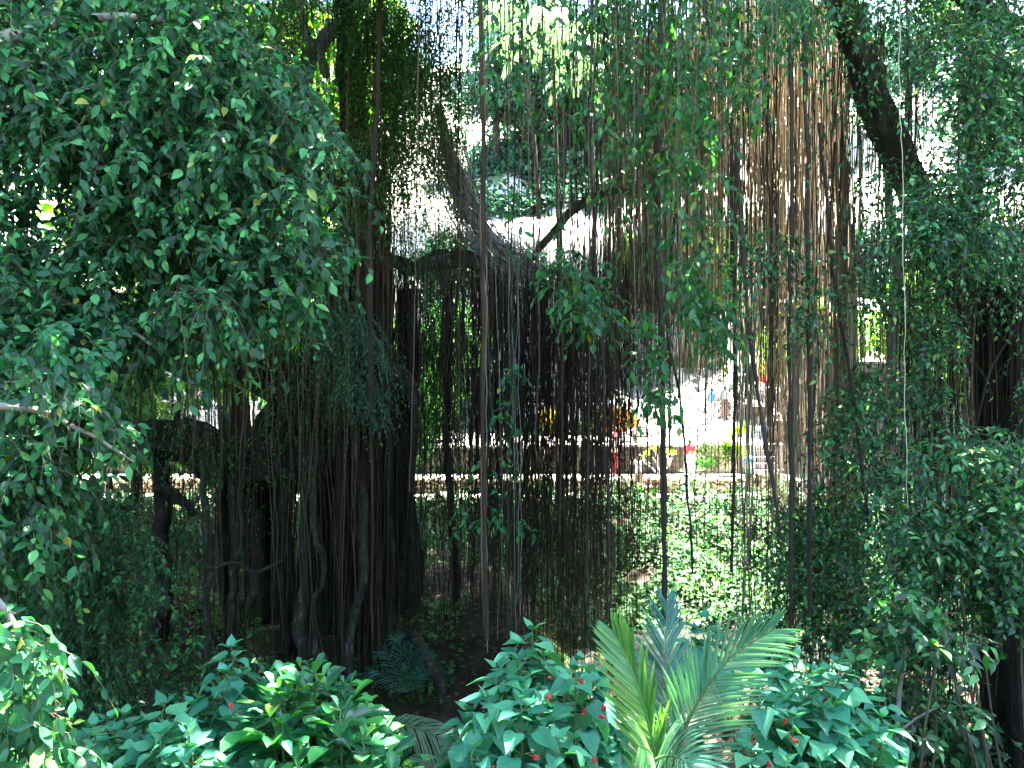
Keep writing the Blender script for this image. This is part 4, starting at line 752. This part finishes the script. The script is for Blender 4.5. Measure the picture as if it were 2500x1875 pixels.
g = G(); tubes(g, spline(np.array([at(1610, 2200, 3.35), at(1612, 2080, 3.35), at(1615, 1960, 3.31)]), 12)[None], (.045 * np.linspace(1.3, .6, 12))[None], 10, True); g.build('trunk', M['bark_p'], pm)
pm2 = thing('fallen_frond', at(960, 1765, 6.5), 'pale fallen palm frond drooping over the dark stream', 'palm frond')
g, gr = G(), G(); frond(g, gr, [at(950, 1762, 6.4), at(1020, 1778, 6.3), at(1090, 1810, 6.3), at(1150, 1862, 6.3)], 40, .30, q, (.9, .5), (0, .4, 1), .007, .1, .5, .006); gr.build('stalk', M['stem_g'], pm2); g.build('leaflets', M['palm_far'], pm2, smooth=False)
pm3 = thing('understory_palm', at(990, 1700, 11.2), 'dark spiky palm in the shade right of the banyan trunk', 'palm')
for k in range(6):
    a = -1.0 + k * .4; g, gr = G(), G(); b = at(990, 1690, 11.6); e = np.array([math.sin(a) * .5, -.2 + .1 * (k % 3), math.cos(a) * .8])
    frond(g, gr, [b, b + e * .5, b + e + [0, 0, -.05], b + e * 1.35 + [0, 0, -.3]], 20, .24, q, (.9, .4), (math.cos(a), .2, -math.sin(a)), .008, .1, .3, .006); o = gr.build('frond', M['stem_g'], pm3); g.build('leaflets', M['palm_d'], o, smooth=False)

# ------------------------------------------------------------------ ivy bank and ground cover
q = rg(700)
def cover(name, n, xr, yr, fn, size, mat, T=FIG_MID, h=.25, ok=None, asp=.6):
    g = G(); X = q.uniform(*xr, n); Yv = q.uniform(*yr, n)
    if ok is not None: k = ok(X, Yv); X, Yv = X[k], Yv[k]
    n = len(X); Z = fn(X, Yv) + np.abs(q.normal(0, h, n)) * (.5 + .5 * np.sin(X * 2.3) * np.sin(Yv * 1.9)) + .02
    D = q.normal(0, 1, (n, 3)) * [1, .8, .5] + [0, -.8, -.3]; N = q.normal(0, .45, (n, 3)) + [0, -.5, .9]
    l = size * q.uniform(.6, 1.4, n); leaves(g, T, np.stack([X, Yv, Z], -1), D, N, l, l * asp, q); return tag(g.build(name, mat), kind='stuff')
cover('ivy_ground_cover', 34000, (-1, 13), (19.5, 27.6), lambda x, y: ground(x, y) + .35 * np.sin(x * 1.9 + .6 * np.sin(y * 2)) * np.sin(y * 2.3 + x * .7), .17, M['ivy'], h=.5)
cover('ivy_ground_cover', 9000, (-14, -1), (21, 27.6), ground, .2, M['ivy'], h=.4)
cover('moss_ground_cover', 6000, (.3, 2.0), (12, 19), ground, .06, M['bgB'], h=.03, ok=lambda x, y: mound(x, y) > -5.9)
cover('undergrowth', 9000, (-9, 1), (11, 17.5), ground, .12, M['ban'], h=.12, ok=lambda x, y: (np.sin(x * 1.7 + 1) * np.sin(y * 1.3) > -.1) & (x < -.8))
cover('undergrowth', 3000, (3, 12), (4.5, 14), ground, .13, M['right'], h=.2)
cover('undergrowth', 9000, (-4.5, 4.5), (3.4, 9), ground, .12, M['ban'], h=.3)
g = G(); qq = rg(71); n = 5000; X = qq.uniform(-8, 1, n); Yv = qq.uniform(11, 18, n); leaves(g, TINY, np.stack([X, Yv, ground(X, Yv) + .02], -1), qq.normal(0, 1, (n, 3)) * [1, 1, .1], qq.normal(0, .3, (n, 3)) + [0, 0, 1], .1, .05, qq)
tag(g.build('leaf_litter', M['wood']), kind='stuff')

# ------------------------------------------------------------------ courtyard plants
def dome(name, label, a, b, Y, rad, h, n, L, mat, T=CRO, asp=.3, up=.8, seed=0, group=None, stems=True):
    q = rg(seed); base = at(a, b, Y); t = thing(name, base, label, 'shrub', group); g = G()
    u = nrm(q.normal(0, 1, (n, 3)) * [1, 1, .8] + [0, 0, .3]); rr = q.uniform(.35, 1, (n, 1)) ** .5; P = base + [0, 0, h * .55] + u * rr * [rad, rad, h * .45]
    leaves(g, T, P, u * [1, 1, .3] + [0, 0, up] + q.normal(0, .3, (n, 3)), q.normal(0, .5, (n, 3)) + u + [0, 0, .4], L * q.uniform(.7, 1.2, n), L * asp, q); g.build('foliage', mat, t)
    gs = G(); k = 9; e = base + [0, 0, h * .6] + q.normal(0, 1, (k, 3)) * [rad * .5, rad * .5, h * .1]; tubes(gs, np.stack([np.repeat(base[None], k, 0) + [0, 0, -.05], base * .4 + e * .6, e], 1), .02, 5); gs.build('stems', M['twig'], t); return t
dome('croton_bush', 'yellow orange croton in front of the stone plinth', 1342, 1072, 34, .62, 1.15, 1500, .22, M['croton'], seed=1)
dome('croton_bush', 'orange red croton above the person in the red hat', 1508, 1072, 34, .72, 1.2, 1700, .22, M['croton_r'], seed=2)
dome('green_bush', 'small lime green bush between the two crotons', 1436, 1074, 34, .5, .75, 900, .16, M['bgC'], seed=3)
dome('green_bush', 'airy yellow green bush left of the tall cordyline', 1745, 1155, 31.6, .75, 1.25, 800, .15, M['bgC'], FIG_MID, .5, seed=4)
dome('green_bush', 'low dark green bush at the foot of the airy bush', 1722, 1157, 30.9, .35, .6, 500, .14, M['ivy'], seed=5)
dome('green_bush', 'pale round bush on the upper terrace near the distant visitors', 1818, 995, 40, .7, 1.5, 900, .18, M['bgA'], seed=6)
dome('green_bush', 'pale bush left of the first croton', 1300, 1085, 33, .4, 1.0, 500, .13, M['bgA'], seed=7)
# cordyline
t = thing('cordyline', at(1800, 1158, 31.4), 'tall yellow green cordyline with strappy rosettes beside the steps', 'plant'); q = rg(9); gs, g = G(), G()
for k in range(9):
    a = 1800 + q.normal(0, 14); top = q.uniform(1040, 1110); e = at(a, top, 31.4 + q.normal(0, .2)); b = at(1800, 1158, 31.4); tubes(gs, spline(np.array([b, (b + e) / 2 + q.normal(0, .05, 3), e]), 8)[None], .018, 6)
    n = 46; az = q.uniform(0, 6.28, n); el = q.uniform(-.3, 1.3, n); D = np.stack([np.cos(az) * np.cos(el), np.sin(az) * np.cos(el), np.sin(el)], -1); P = e + [0, 0, -.25] + q.uniform(0, .3, (n, 1)) * [0, 0, 1.]
    leaves(g, CRO, P, D, np.array([0, 0, 1.]) - D * .3 + q.normal(0, .2, (n, 3)), .36 * q.uniform(.7, 1.1, n), .07, q)
gs.build('stems', M['bark_p'], t); g.build('foliage', M['dra'], t)
# frangipani
t = thing('frangipani', at(1610, 1158, 31), 'bare pale frangipani with forked branches against the mossy wall', 'tree'); g = G(); tips = []; q = rg(10)
def fork(p, d, L, r, k):
    e = p + d * L; tubes(g, spline(np.array([p, (p + e) / 2 + q.normal(0, .02, 3), e]), 7)[None], (r * np.linspace(1, .8, 7))[None], 7, True)
    if k == 0: tips.append((e, d)); return
    for j in range(3 if k > 1 else 2): fork(e, nrm(d + q.normal(0, .62, 3) * [1, .6, .3] + [0, 0, .2]), L * .72, r * .72, k - 1)
b = at(1612, 1160, 31)
for dx in (-.9, -.2, .75): fork(b, nrm(np.array([dx, 0, .8])), .45, .035, 2)
g.build('trunk', M['cap'], t); g = G()
for e, d in tips:
    n = 4; leaves(g, OBO, np.repeat(e[None], n, 0), d + q.normal(0, .6, (n, 3)), q.normal(0, .4, (n, 3)) + [0, 0, 1], .20, .08, q)
g.build('foliage', M['dra'], t)

# bin
t = thing('litter_bin', at(1830, 1158, 29.1), 'green litter bin with blue domed lid and white sticker on the wall', 'bin')
def lathe(g, c, prof, n=20, sx=1): 
    th = np.linspace(0, 6.2832, n, endpoint=False); V = [[c[0] + r * math.cos(a) * sx, c[1] + r * math.sin(a), c[2] + z] for r, z in prof for a in th]; m = len(prof); i = np.arange(n * m).reshape(m, n); nx = np.roll(i, -1, 1)
    g.add(V, np.stack([i[:-1], nx[:-1], nx[1:], i[1:]], -1).reshape(-1, 4)); return g
c = at(1830, 1157, 29.1)
g = G(); lathe(g, c, [(0, .0), (.17, .0), (.175, .02), (.2, .43), (.21, .435), (.21, .46), (.0, .46)]); g.build('body', M['bin'], t)
g = G(); lathe(g, c, [(.215, .455), (.215, .5), (.2, .56), (.15, .63), (.07, .67), (0, .68)]); g.build('lid', M['binlid'], t)
g = G(); th = np.linspace(-2.2, -.95, 8); V = [[c[0] + .2035 * math.cos(a) , c[1] + .2035 * math.sin(a), c[2] + z] for z in (.22, .42) for a in th]; g.add(V, [[i, i + 1, i + 9, i + 8] for i in range(7)]); st = g.build('sticker', M['label'], t)
g = G()
for z in (.27, .325, .38): g.add([[c[0] + .2065 * math.cos(a), c[1] + .2065 * math.sin(a), c[2] + zz] for zz in (z - .012, z + .012) for a in np.linspace(-1.9, -1.25, 6)], [[i, i + 1, i + 7, i + 6] for i in range(5)])
g.build('print', M['ink'], st)
# stone post
t = thing('stone_post', at(1674, 1208, 28.6), 'white stone post with flared cap on the lower path', 'post'); c = at(1674, 1209, 28.6)
def prism(g, c, prof): 
    for (w0, z0), (w1, z1) in zip(prof[:-1], prof[1:]):
        V = [[c[0] + sx * w, c[1] + sy * w, c[2] + z] for w, z in ((w0, z0), (w1, z1)) for sx, sy in ((-1, -1), (1, -1), (1, 1), (-1, 1))]
        g.add(V, [[0, 1, 5, 4], [1, 2, 6, 5], [2, 3, 7, 6], [3, 0, 4, 7]] + ([[4, 5, 6, 7]] if (w1, z1) == prof[-1] else []))
g = G(); prism(g, c, [(.17, -.05), (.17, .08), (.12, .1), (.11, .55)]); g.build('shaft', M['cap'], t, False)
g = G(); prism(g, c, [(.11, .55), (.18, .66), (.19, .74), (.0, .745)]); g.build('cap', M['cap'], t, False)
# small shelter, far right of the terrace
t = thing('thatched_shelter', at(1850, 1022, 40), 'small brown wooden stall with thatched roof on upper terrace', 'stall'); c = at(1850, 1018, 38.5)
g = G(); box(g, c[0] - .45, c[0] + .45, c[1] - .3, c[1] + .3, c[2] + .0, c[2] + .45); box(g, c[0] - .5, c[0] + .5, c[1] - .35, c[1] + .35, c[2] + .453, c[2] + .5); g.build('counter', M['wood'], t, False)
for sx in (-.42, .42):
    g = G(); box(g, c[0] + sx - .03, c[0] + sx + .03, c[1] - .03, c[1] + .03, c[2] + .503, c[2] + 1.25); g.build('post', M['wood'], t, False)
g = G(); prism(g, c, [(.8, 1.253), (.75, 1.3), (.08, 1.7)]); g.build('roof', M['thatch'], t, False)

# ------------------------------------------------------------------ people
def person(label, foot, H, yaw, top, bottom, pose='stand', hat=None, skirt=False, hair=True):
    t = thing('person', foot, label, 'person'); foot = np.array(foot, float)
    s = H / 1.7; cy, sy = math.cos(yaw), math.sin(yaw)
    def W(p): x, y, z = p; return foot + s * np.array([x * cy - y * sy, x * sy + y * cy, z])      # figure faces -y before yaw
    J = {'pel': (0, 0, .92), 'sp': (0, -.01, 1.12), 'ch': (0, 0, 1.32), 'nk': (0, 0, 1.45), 'hd': (0, -.015, 1.56), 'cr': (0, -.005, 1.65)}
    E = [('pel', 'sp'), ('sp', 'ch'), ('ch', 'nk'), ('nk', 'hd'), ('hd', 'cr')]
    Rr = {'pel': .13, 'sp': .115, 'ch': .135, 'nk': .052, 'hd': .085, 'cr': .06}
    for sd, n in ((-1, 'L'), (1, 'R')):
        st = .05 if sd < 0 else -.06
        J.update({'h' + n: (sd * .09, 0, .88), 'k' + n: (sd * .10, -st * .6 - .02, .48), 'a' + n: (sd * .105, st, .08), 't' + n: (sd * .115, st - .15, .03), 's' + n: (sd * .17, 0, 1.38)})
        if pose == 'photo': J.update({'e' + n: (sd * .30, -.18, 1.28), 'w' + n: (sd * .14, -.38, 1.50), 'p' + n: (sd * .11, -.42, 1.56)})
        elif pose == 'hold': J.update({'e' + n: (sd * .23, -.02, 1.12), 'w' + n: (sd * .10, -.22, 1.15), 'p' + n: (sd * .05, -.28, 1.17)})
        else: J.update({'e' + n: (sd * .23, .03, 1.12), 'w' + n: (sd * .24, -.04, .87), 'p' + n: (sd * .235, -.06, .80)})
        Rr.update({'h' + n: .095, 'k' + n: .058, 'a' + n: .04, 't' + n: .032, 's' + n: .062, 'e' + n: .042, 'w' + n: .028, 'p' + n: .03})
        E += [('pel', 'h' + n), ('h' + n, 'k' + n), ('k' + n, 'a' + n), ('a' + n, 't' + n), ('ch', 's' + n), ('s' + n, 'e' + n), ('e' + n, 'w' + n), ('w' + n, 'p' + n)]
        pw = np.array(J['p' + n]); dd = nrm(pw - np.array(J['w' + n])); sdv = nrm(np.cross(dd, [0, .9, .4]))
        for f in range(5):
            L = (.055, .075, .08, .072, .058)[f] * .9; off = sdv * (f - 2) * .017
            if f == 0: off = off * 1.3 - dd * .03
            J['f%s%d' % (n, f)] = tuple(pw + off + dd * (.03)); J['g%s%d' % (n, f)] = tuple(pw + off * (1.15 if f else 1.6) + dd * (.03 + L) + np.array([0, -.012, -.012]))
            Rr['f%s%d' % (n, f)] = .009; Rr['g%s%d' % (n, f)] = .007; E += [('p' + n, 'f%s%d' % (n, f)), ('f%s%d' % (n, f), 'g%s%d' % (n, f))]
    J['no'] = (0, -.105, 1.55); Rr['no'] = .016; E.append(('hd', 'no'))
    ks = list(J); me = bpy.data.meshes.new('body'); me.from_pydata([tuple(W(J[k])) for k in ks], [(ks.index(a), ks.index(b)) for a, b in E], [])
    o = bpy.data.objects.new('body', me); col.objects.link(o); put(o, t); md = o.modifiers.new('Skin', 'SKIN'); md.use_smooth_shade = True
    for i, k in enumerate(ks): me.skin_vertices[0].data[i].radius = (Rr[k] * s, Rr[k] * s * (.8 if k in ('sp', 'ch', 'pel') else 1))
    me.skin_vertices[0].data[0].use_root = True
    sb = o.modifiers.new('Sub', 'SUBSURF'); sb.levels = 1; sb.render_levels = 1; me.materials.append(M['skin'])
    def loft(g, pts, rs, sides=12):
        S = spline(np.hstack([np.array([W(p) for p in pts]), np.array(rs)[:, None] * s]), 12); tubes(g, S[None, :, :3], S[None, :, 3], sides, False)
    g = G(); S = [(.155, .95), (.15, 1.05), (.145, 1.15), (.165, 1.3), (.15, 1.40), (.07, 1.46)]
    for i in range(1): 
        V = []; th = np.linspace(0, 6.2832, 16, endpoint=False)
        for r, z in S: V += [W((r * 1.15 * math.cos(a), r * .85 * math.sin(a), z)) for a in th]
        ii = np.arange(96).reshape(6, 16); nx = np.roll(ii, -1, 1); g.add(V, np.stack([ii[:-1], nx[:-1], nx[1:], ii[1:]], -1).reshape(-1, 4))
    for n in 'LR': loft(g, [J['s' + n], tuple((np.array(J['s' + n]) + J['e' + n]) / 2), tuple(np.array(J['s' + n]) * .1 + np.array(J['e' + n]) * .9)], [.078, .066, .058])
    g.build('shirt', M[top], t)
    g = G()
    if skirt:
        V = []
        for r, z in [(.155, 1.0), (.18, .85), (.19, .6), (.2, .3), (.21, .12)]: V += [W((r * 1.1 * math.cos(a) + .01 * math.sin(5 * a), r * .85 * math.sin(a), z)) for a in th]
        ii = np.arange(80).reshape(5, 16); nx = np.roll(ii, -1, 1); g.add(V, np.stack([ii[:-1], nx[:-1], nx[1:], ii[1:]], -1).reshape(-1, 4)); g.build('skirt', M[bottom], t)
    else:
        for n in 'LR': loft(g, [(J['h' + n][0] * .8, 0, .98), J['h' + n], J['k' + n], tuple(np.array(J['a' + n]) + [0, 0, .06])], [.115, .112, .078, .066])
        g.build('trousers', M[bottom], t)
    hc = W((0, .012, 1.59)); g = G(); V = ICO * np.array([.098, .108, .115]) * s + hc; keep = [f for f in ICOF if not all((ICO[v] @ np.array([sy, -cy, 0])) > .25 and ICO[v][2] < .45 for v in f) and not all(ICO[v][2] < -.55 for v in f)]
    g.add(V, keep); g.build('hair', M['hair'], t)
    if hat:
        g = G(); lathe(g, W((0, 0, 1.64)), [(.24 * s, -.02 * s), (.12 * s, .0), (.105 * s, .07 * s), (.06 * s, .11 * s), (0, .115 * s)], 16); g.build('hat', M[hat], t)
    sg = G()
    for n in 'LR':
        a_ = np.array(J['a' + n]); sh = G(); V = ICO * np.array([.05, .13, .05]) ; V = np.array([W(v_ + a_ + [0, -.06, -.035]) for v_ in V]); V[:, 2] = np.maximum(V[:, 2], foot[2] + .004); sh.add(V, ICOF); sh.build('shoe', M['c_dark'], t)
    if pose == 'photo':
        g = G(); p = (np.array(J['pL']) + J['pR']) / 2 + [0, -.03, .02]; V = np.array([W((p[0] + a, p[1] + b, p[2] + c)) for a in (-.08, .08) for b in (-.008, .008) for c in (-.04, .04)]); g.add(V, [[0, 1, 3, 2], [4, 6, 7, 5], [0, 4, 5, 1], [2, 3, 7, 6], [0, 2, 6, 4], [1, 5, 7, 3]])
        tag(g.build('camera_phone', M['phone'], None, False), 'dark phone held up by the person in the grey shirt', 'phone')
    return t
def onz(a, Y, z): return (px(a, Y), Y, z)
person('person in red hat and wine red skirt standing on the upper path', onz(1502, 31.0, -3.55), 1.62, .5, 'c_white', 'c_wine', 'hold', 'c_red', True)
person('person in grey blue shirt raising a phone to take a picture', onz(1560, 28.6, -3.99), 1.5, -1.1, 'c_grey', 'c_brown', 'photo')
person('person in bright red top standing left of the airy bush', onz(1684, 31.2, -3.55), 1.42, 2.8, 'c_red', 'c_white', 'stand', None, True)
person('distant visitor in blue shirt on the rubble slope', onz(1738, 38, -1.76), 1.6, 2.2, 'c_blue', 'c_grey')
person('distant visitor in white shirt and brown skirt on the rubble slope', onz(1770, 38.3, -1.66), 1.6, 2.8, 'c_white', 'c_brown', 'stand', None, True)
person('distant visitor in red standing at the back of the bright terrace', onz(1862, 42, -.42), 1.75, .3, 'c_red', 'c_red', 'stand', None, True)
person('person in blue clothes half hidden by leaves at far left', onz(48, 29.0, -3.99), 1.7, .4, 'c_blue', 'c_blue')
person('person in red and orange half hidden by leaves at left', onz(140, 31.0, -3.55), 1.65, -.4, 'c_red', 'c_yel', 'hold', None, True)

# ------------------------------------------------------------------ background trees
def bgtree(seed, h, r, n, leafL, mat, trunkmat='bark', crown0=.08):
    q = rg(seed); root = bpy.data.objects.new('forest_tree', None); g = G()
    tubes(g, spline(np.array([[0, 0, -.6], [q.normal(0, .15), q.normal(0, .15), h * .3], [q.normal(0, .3), 0, h * .6], [q.normal(0, .4), 0, h * .85]]), 24)[None], (h * .022 * np.linspace(1.4, .3, 24))[None], 10, flute=.1)
    gl = G(); k = 15; C = nrm(q.normal(0, 1, (k, 3))) * q.uniform(.3, .8, (k, 1)) * [r, r, h * (1 - crown0) * .42] + [0, 0, h * (crown0 + (1 - crown0) * .5)]
    for c in C:
        tubes(g, spline(np.array([[0, 0, h * .35], c * [.4, .4, .7], c]), 8)[None], (h * .009 * np.linspace(1.2, .3, 8))[None], 6)
        m = n // k; u = nrm(q.normal(0, 1, (m, 3))); rr = q.uniform(.3, 1, (m, 1)) ** .6; P = c + u * rr * r * q.uniform(.35, .5) * [1, 1, .8]
        leaves(gl, FIG_MID, P, q.normal(0, .6, (m, 3)) + u * .5 + [0, 0, -.6], u + q.normal(0, .5, (m, 3)) + [0, 0, .5], leafL * q.uniform(.6, 1.3, m), leafL * .55, q)
    return g, gl, M[mat], M[trunkmat]
variants = [bgtree(801, 10, 3.4, 9000, .30, 'bgA'), bgtree(802, 9, 3.0, 9000, .28, 'bgB'), bgtree(803, 13, 3.6, 10000, .34, 'bgA', 'bark'), bgtree(804, 7, 2.6, 6500, .24, 'bgB'), bgtree(805, 6, 2.4, 7000, .17, 'ban')]
VM = []
for g_, gl_, m1, m2 in variants:
    a = g_.build('trunk', m2, link=False); b = gl_.build('crown', m1, link=False); VM.append((a.data, b.data)); bpy.data.objects.remove(a); bpy.data.objects.remove(b)
def treeat(v, a, Y, sc, rot, label, z=None, group=None, name='forest_tree'):
    x = px(a, Y); zz = (float(hillz(x, Y)) if Y > 44 else -2.45) if z is None else z
    t = thing(name, (x, Y, zz), label, 'tree', group); t.rotation_euler.z = rot; t.scale = (sc,) * 3
    for nm, me in (('trunk', VM[v][0]), ('crown', VM[v][1])): o = bpy.data.objects.new(nm, me); col.objects.link(o); o.parent = t
    return t
q = rg(900)
GT = 'trees of the forest on the hillside behind the courtyard'
LF = 'dense tree in the far forest on the hillside behind the courtyard'
for i in range(46):                                   # upper forest
    a_ = -700 + i * 88 + q.normal(0, 25)
    if 1030 < a_ < 1190 or 1520 < a_ < 1680: continue
    treeat([0, 2, 0, 2, 1][i % 5], a_, [62, 68, 76, 86][i % 4] + q.normal(0, 1.5), q.uniform(.85, 1.25), q.uniform(0, 6), LF, None, GT)
for i, (v, a, Y, sc, z, l) in enumerate([
    (1, 600, 25.5, 2.1, -4.4, 'yellow green tree seen between the banyan trunks on the left'), (3, 420, 36, .9, None, 'light green tree behind the pale block wall at left'), (0, 250, 40, .75, None, 'dense dark tree behind the fig foliage at left'), (1, 60, 36, .7, None, 'light tree behind the leaves at the left edge'),
    (1, 700, 38, 1.0, None, 'bright leafy tree behind the upper banyan branches'), (4, 980, 28.5, 1.0, -4.2, 'small dark tree behind the dense roots right of the banyan trunk'), (4, 1090, 34, 1.1, None, 'dark tree behind the leaning root covered limb'), (0, 860, 42, .8, None, 'tall tree straight behind the banyan trunk'),
    (4, 780, 30.5, .9, -3.6, 'small tree on the path behind the banyan trunk'), (0, 1120, 46, .8, None, 'tree beside the left end of the tall stone wall'), (3, 1560, 48, .7, None, 'light tree above the tall stone wall'), (0, 1680, 50, .8, None, 'tree rising above the middle of the stone wall'),
    (1, 1720, 47, .9, None, 'yellow green tree behind the tan root curtain'), (1, 1960, 44.5, .8, None, 'light green tree right of the stall behind the curtain'), (3, 1990, 36, 1.0, None, 'light leafy tree left of the grey block wall'), (0, 2120, 46, .9, None, 'dark tree behind the bright embankment on the right'),
    (1, 2300, 30, .9, None, 'bright tree behind the leaning trunk at right'), (0, 2480, 34, .9, None, 'dark tree at the far right edge'), (3, 330, 25.6, .8, -4.4, 'bushy small tree behind the banyan prop roots at left'), (4, 130, 26.5, .9, -4.3, 'dark small tree on the bank below the left path')]):
    treeat(v, a, Y, sc, q.uniform(0, 6), l, z, name='background_tree')
qh = rg(930)
def hillcover(name, n, xr, yr, mat, size, thr):
    g = G(); X = qh.uniform(*xr, n); Yv = qh.uniform(*yr, n); k = np.sin(X * .55 + 1.3 * np.sin(Yv * .3)) * np.sin(Yv * .7 + X * .21) > thr; X, Yv = X[k], Yv[k]; n = len(X)
    P = np.stack([X, Yv, hillz(X, Yv) + np.abs(qh.normal(0, .7, n))], -1); leaves(g, FIG_MID, P, qh.normal(0, 1, (n, 3)) + [0, -.4, -.2], qh.normal(0, .5, (n, 3)) + [0, -.4, .8], size * qh.uniform(.6, 1.3, n), size * .6, qh); tag(g.build(name, mat), kind='stuff')
hillcover('hillside_undergrowth', 20000, (-34, 34), (44.5, 49.0), M['bgA'], .36, .0)
hillcover('hillside_undergrowth', 30000, (-46, 46), (61, 76), M['bgA'], .42, -.2)
hillcover('hillside_undergrowth', 15000, (-3, 12), (52.5, 62), M['bgA'], .5, -.35)
hillcover('hillside_shrubbery', 5000, (-36, 36), (49, 58), M['bgB'], .3, .62)
for i, (v, a, Y, sc_) in enumerate([(0, 1215, 59, 1.1), (2, 1290, 60, 1.0), (0, 1370, 58.5, 1.15), (2, 1440, 60, 1.1), (0, 1500, 59, .9), (0, 960, 62, .9)]):
    treeat(v, a, Y, sc_, i * 1.3, 'tall dark bluish tree behind the bright clearing at the forest edge', None, 'trees at the forest edge above the clearing', 'forest_edge_tree')
# distant palms
def bgpalm(a, top, Y, label, seed, L=3.2):
    q = rg(seed); e = at(a, top, Y); zb = float(hillz(px(a, Y), Y)) if Y > 44 else -2.45; b = np.array([e[0] + q.normal(0, .6), Y, zb - .2]); t = thing('palm_tree', b, label, 'palm')
    g = G(); tubes(g, spline(np.array([b, (b + e) / 2 + [.2, 0, 0], e]), 20)[None], (.13 * np.linspace(1.2, .7, 20))[None], 9); g.build('trunk', M['bark'], t)
    for k in range(13):
        az = k * 2.4; el = q.uniform(.1, 1.0); d = np.array([math.cos(az) * math.cos(el), math.sin(az) * math.cos(el), math.sin(el)]); h = np.array([math.cos(az), math.sin(az), 0])
        g, gr = G(), G(); frond(g, gr, [e, e + d * L * .4, e + d * L * .7 + h * .2 * L + [0, 0, -.1 * L], e + d * L * .8 + h * .45 * L + [0, 0, -.5 * L]], 44, .75, q, (1.2, .5), (-math.sin(az), math.cos(az), 0), .03, .1, .45, .03)
        o = gr.build('frond', M['stem_g'], t); g.build('leaflets', M['palm_far'], o, smooth=False)
bgpalm(1350, 120, 44, 'palm with arching sunlit fronds above the bright clearing', 1)
bgpalm(1440, 210, 48, 'lower palm right of the first with drooping fronds', 2, 2.8)
bgpalm(1270, 60, 52, 'tall palm at top centre behind the leafy strands', 3)

# ------------------------------------------------------------------ light, world, camera
sc = bpy.context.scene
SUN_EL, SUN_AZ = R(68), R(48)
s = Vector((math.sin(SUN_AZ) * math.cos(SUN_EL), math.cos(SUN_AZ) * math.cos(SUN_EL), math.sin(SUN_EL)))
ld = bpy.data.lights.new('Sun', 'SUN'); ld.energy = 5.0; ld.angle = R(.55); ld.color = (1, .95, .86); lo = bpy.data.objects.new('Sun', ld); lo.rotation_euler = (-s).to_track_quat('-Z', 'Y').to_euler(); col.objects.link(lo)
w = bpy.data.worlds.new('World'); sc.world = w; w.use_nodes = True; wn = w.node_tree; wn.nodes.clear()
sk = wn.nodes.new('ShaderNodeTexSky'); sk.sky_type = 'NISHITA'; sk.sun_disc = False; sk.sun_elevation = SUN_EL; sk.sun_rotation = SUN_AZ; sk.dust_density = 1.5
bg = wn.nodes.new('ShaderNodeBackground'); bg.inputs[1].default_value = .06; wo = wn.nodes.new('ShaderNodeOutputWorld'); wn.links.new(sk.outputs[0], bg.inputs[0]); wn.links.new(bg.outputs[0], wo.inputs[0])
cd = bpy.data.cameras.new('Camera'); cd.sensor_width = 36; cd.lens = 36 * F / 2500; cd.clip_end = 600; cd.clip_start = .05
co = bpy.data.objects.new('Camera', cd); co.location = (0, 0, 0); co.rotation_euler = (R(90), 0, 0); col.objects.link(co); sc.camera = co
vs = sc.view_settings; vs.view_transform = 'Standard'; vs.look = 'None'; vs.exposure = 5.15; vs.gamma = 1
cy = sc.cycles; cy.max_bounces = 6; cy.diffuse_bounces = 1; cy.glossy_bounces = 2; cy.transmission_bounces = 4; cy.transparent_max_bounces = 4; cy.caustics_reflective = False; cy.caustics_refractive = False
cy.use_denoising = True; cy.sample_clamp_indirect = 6
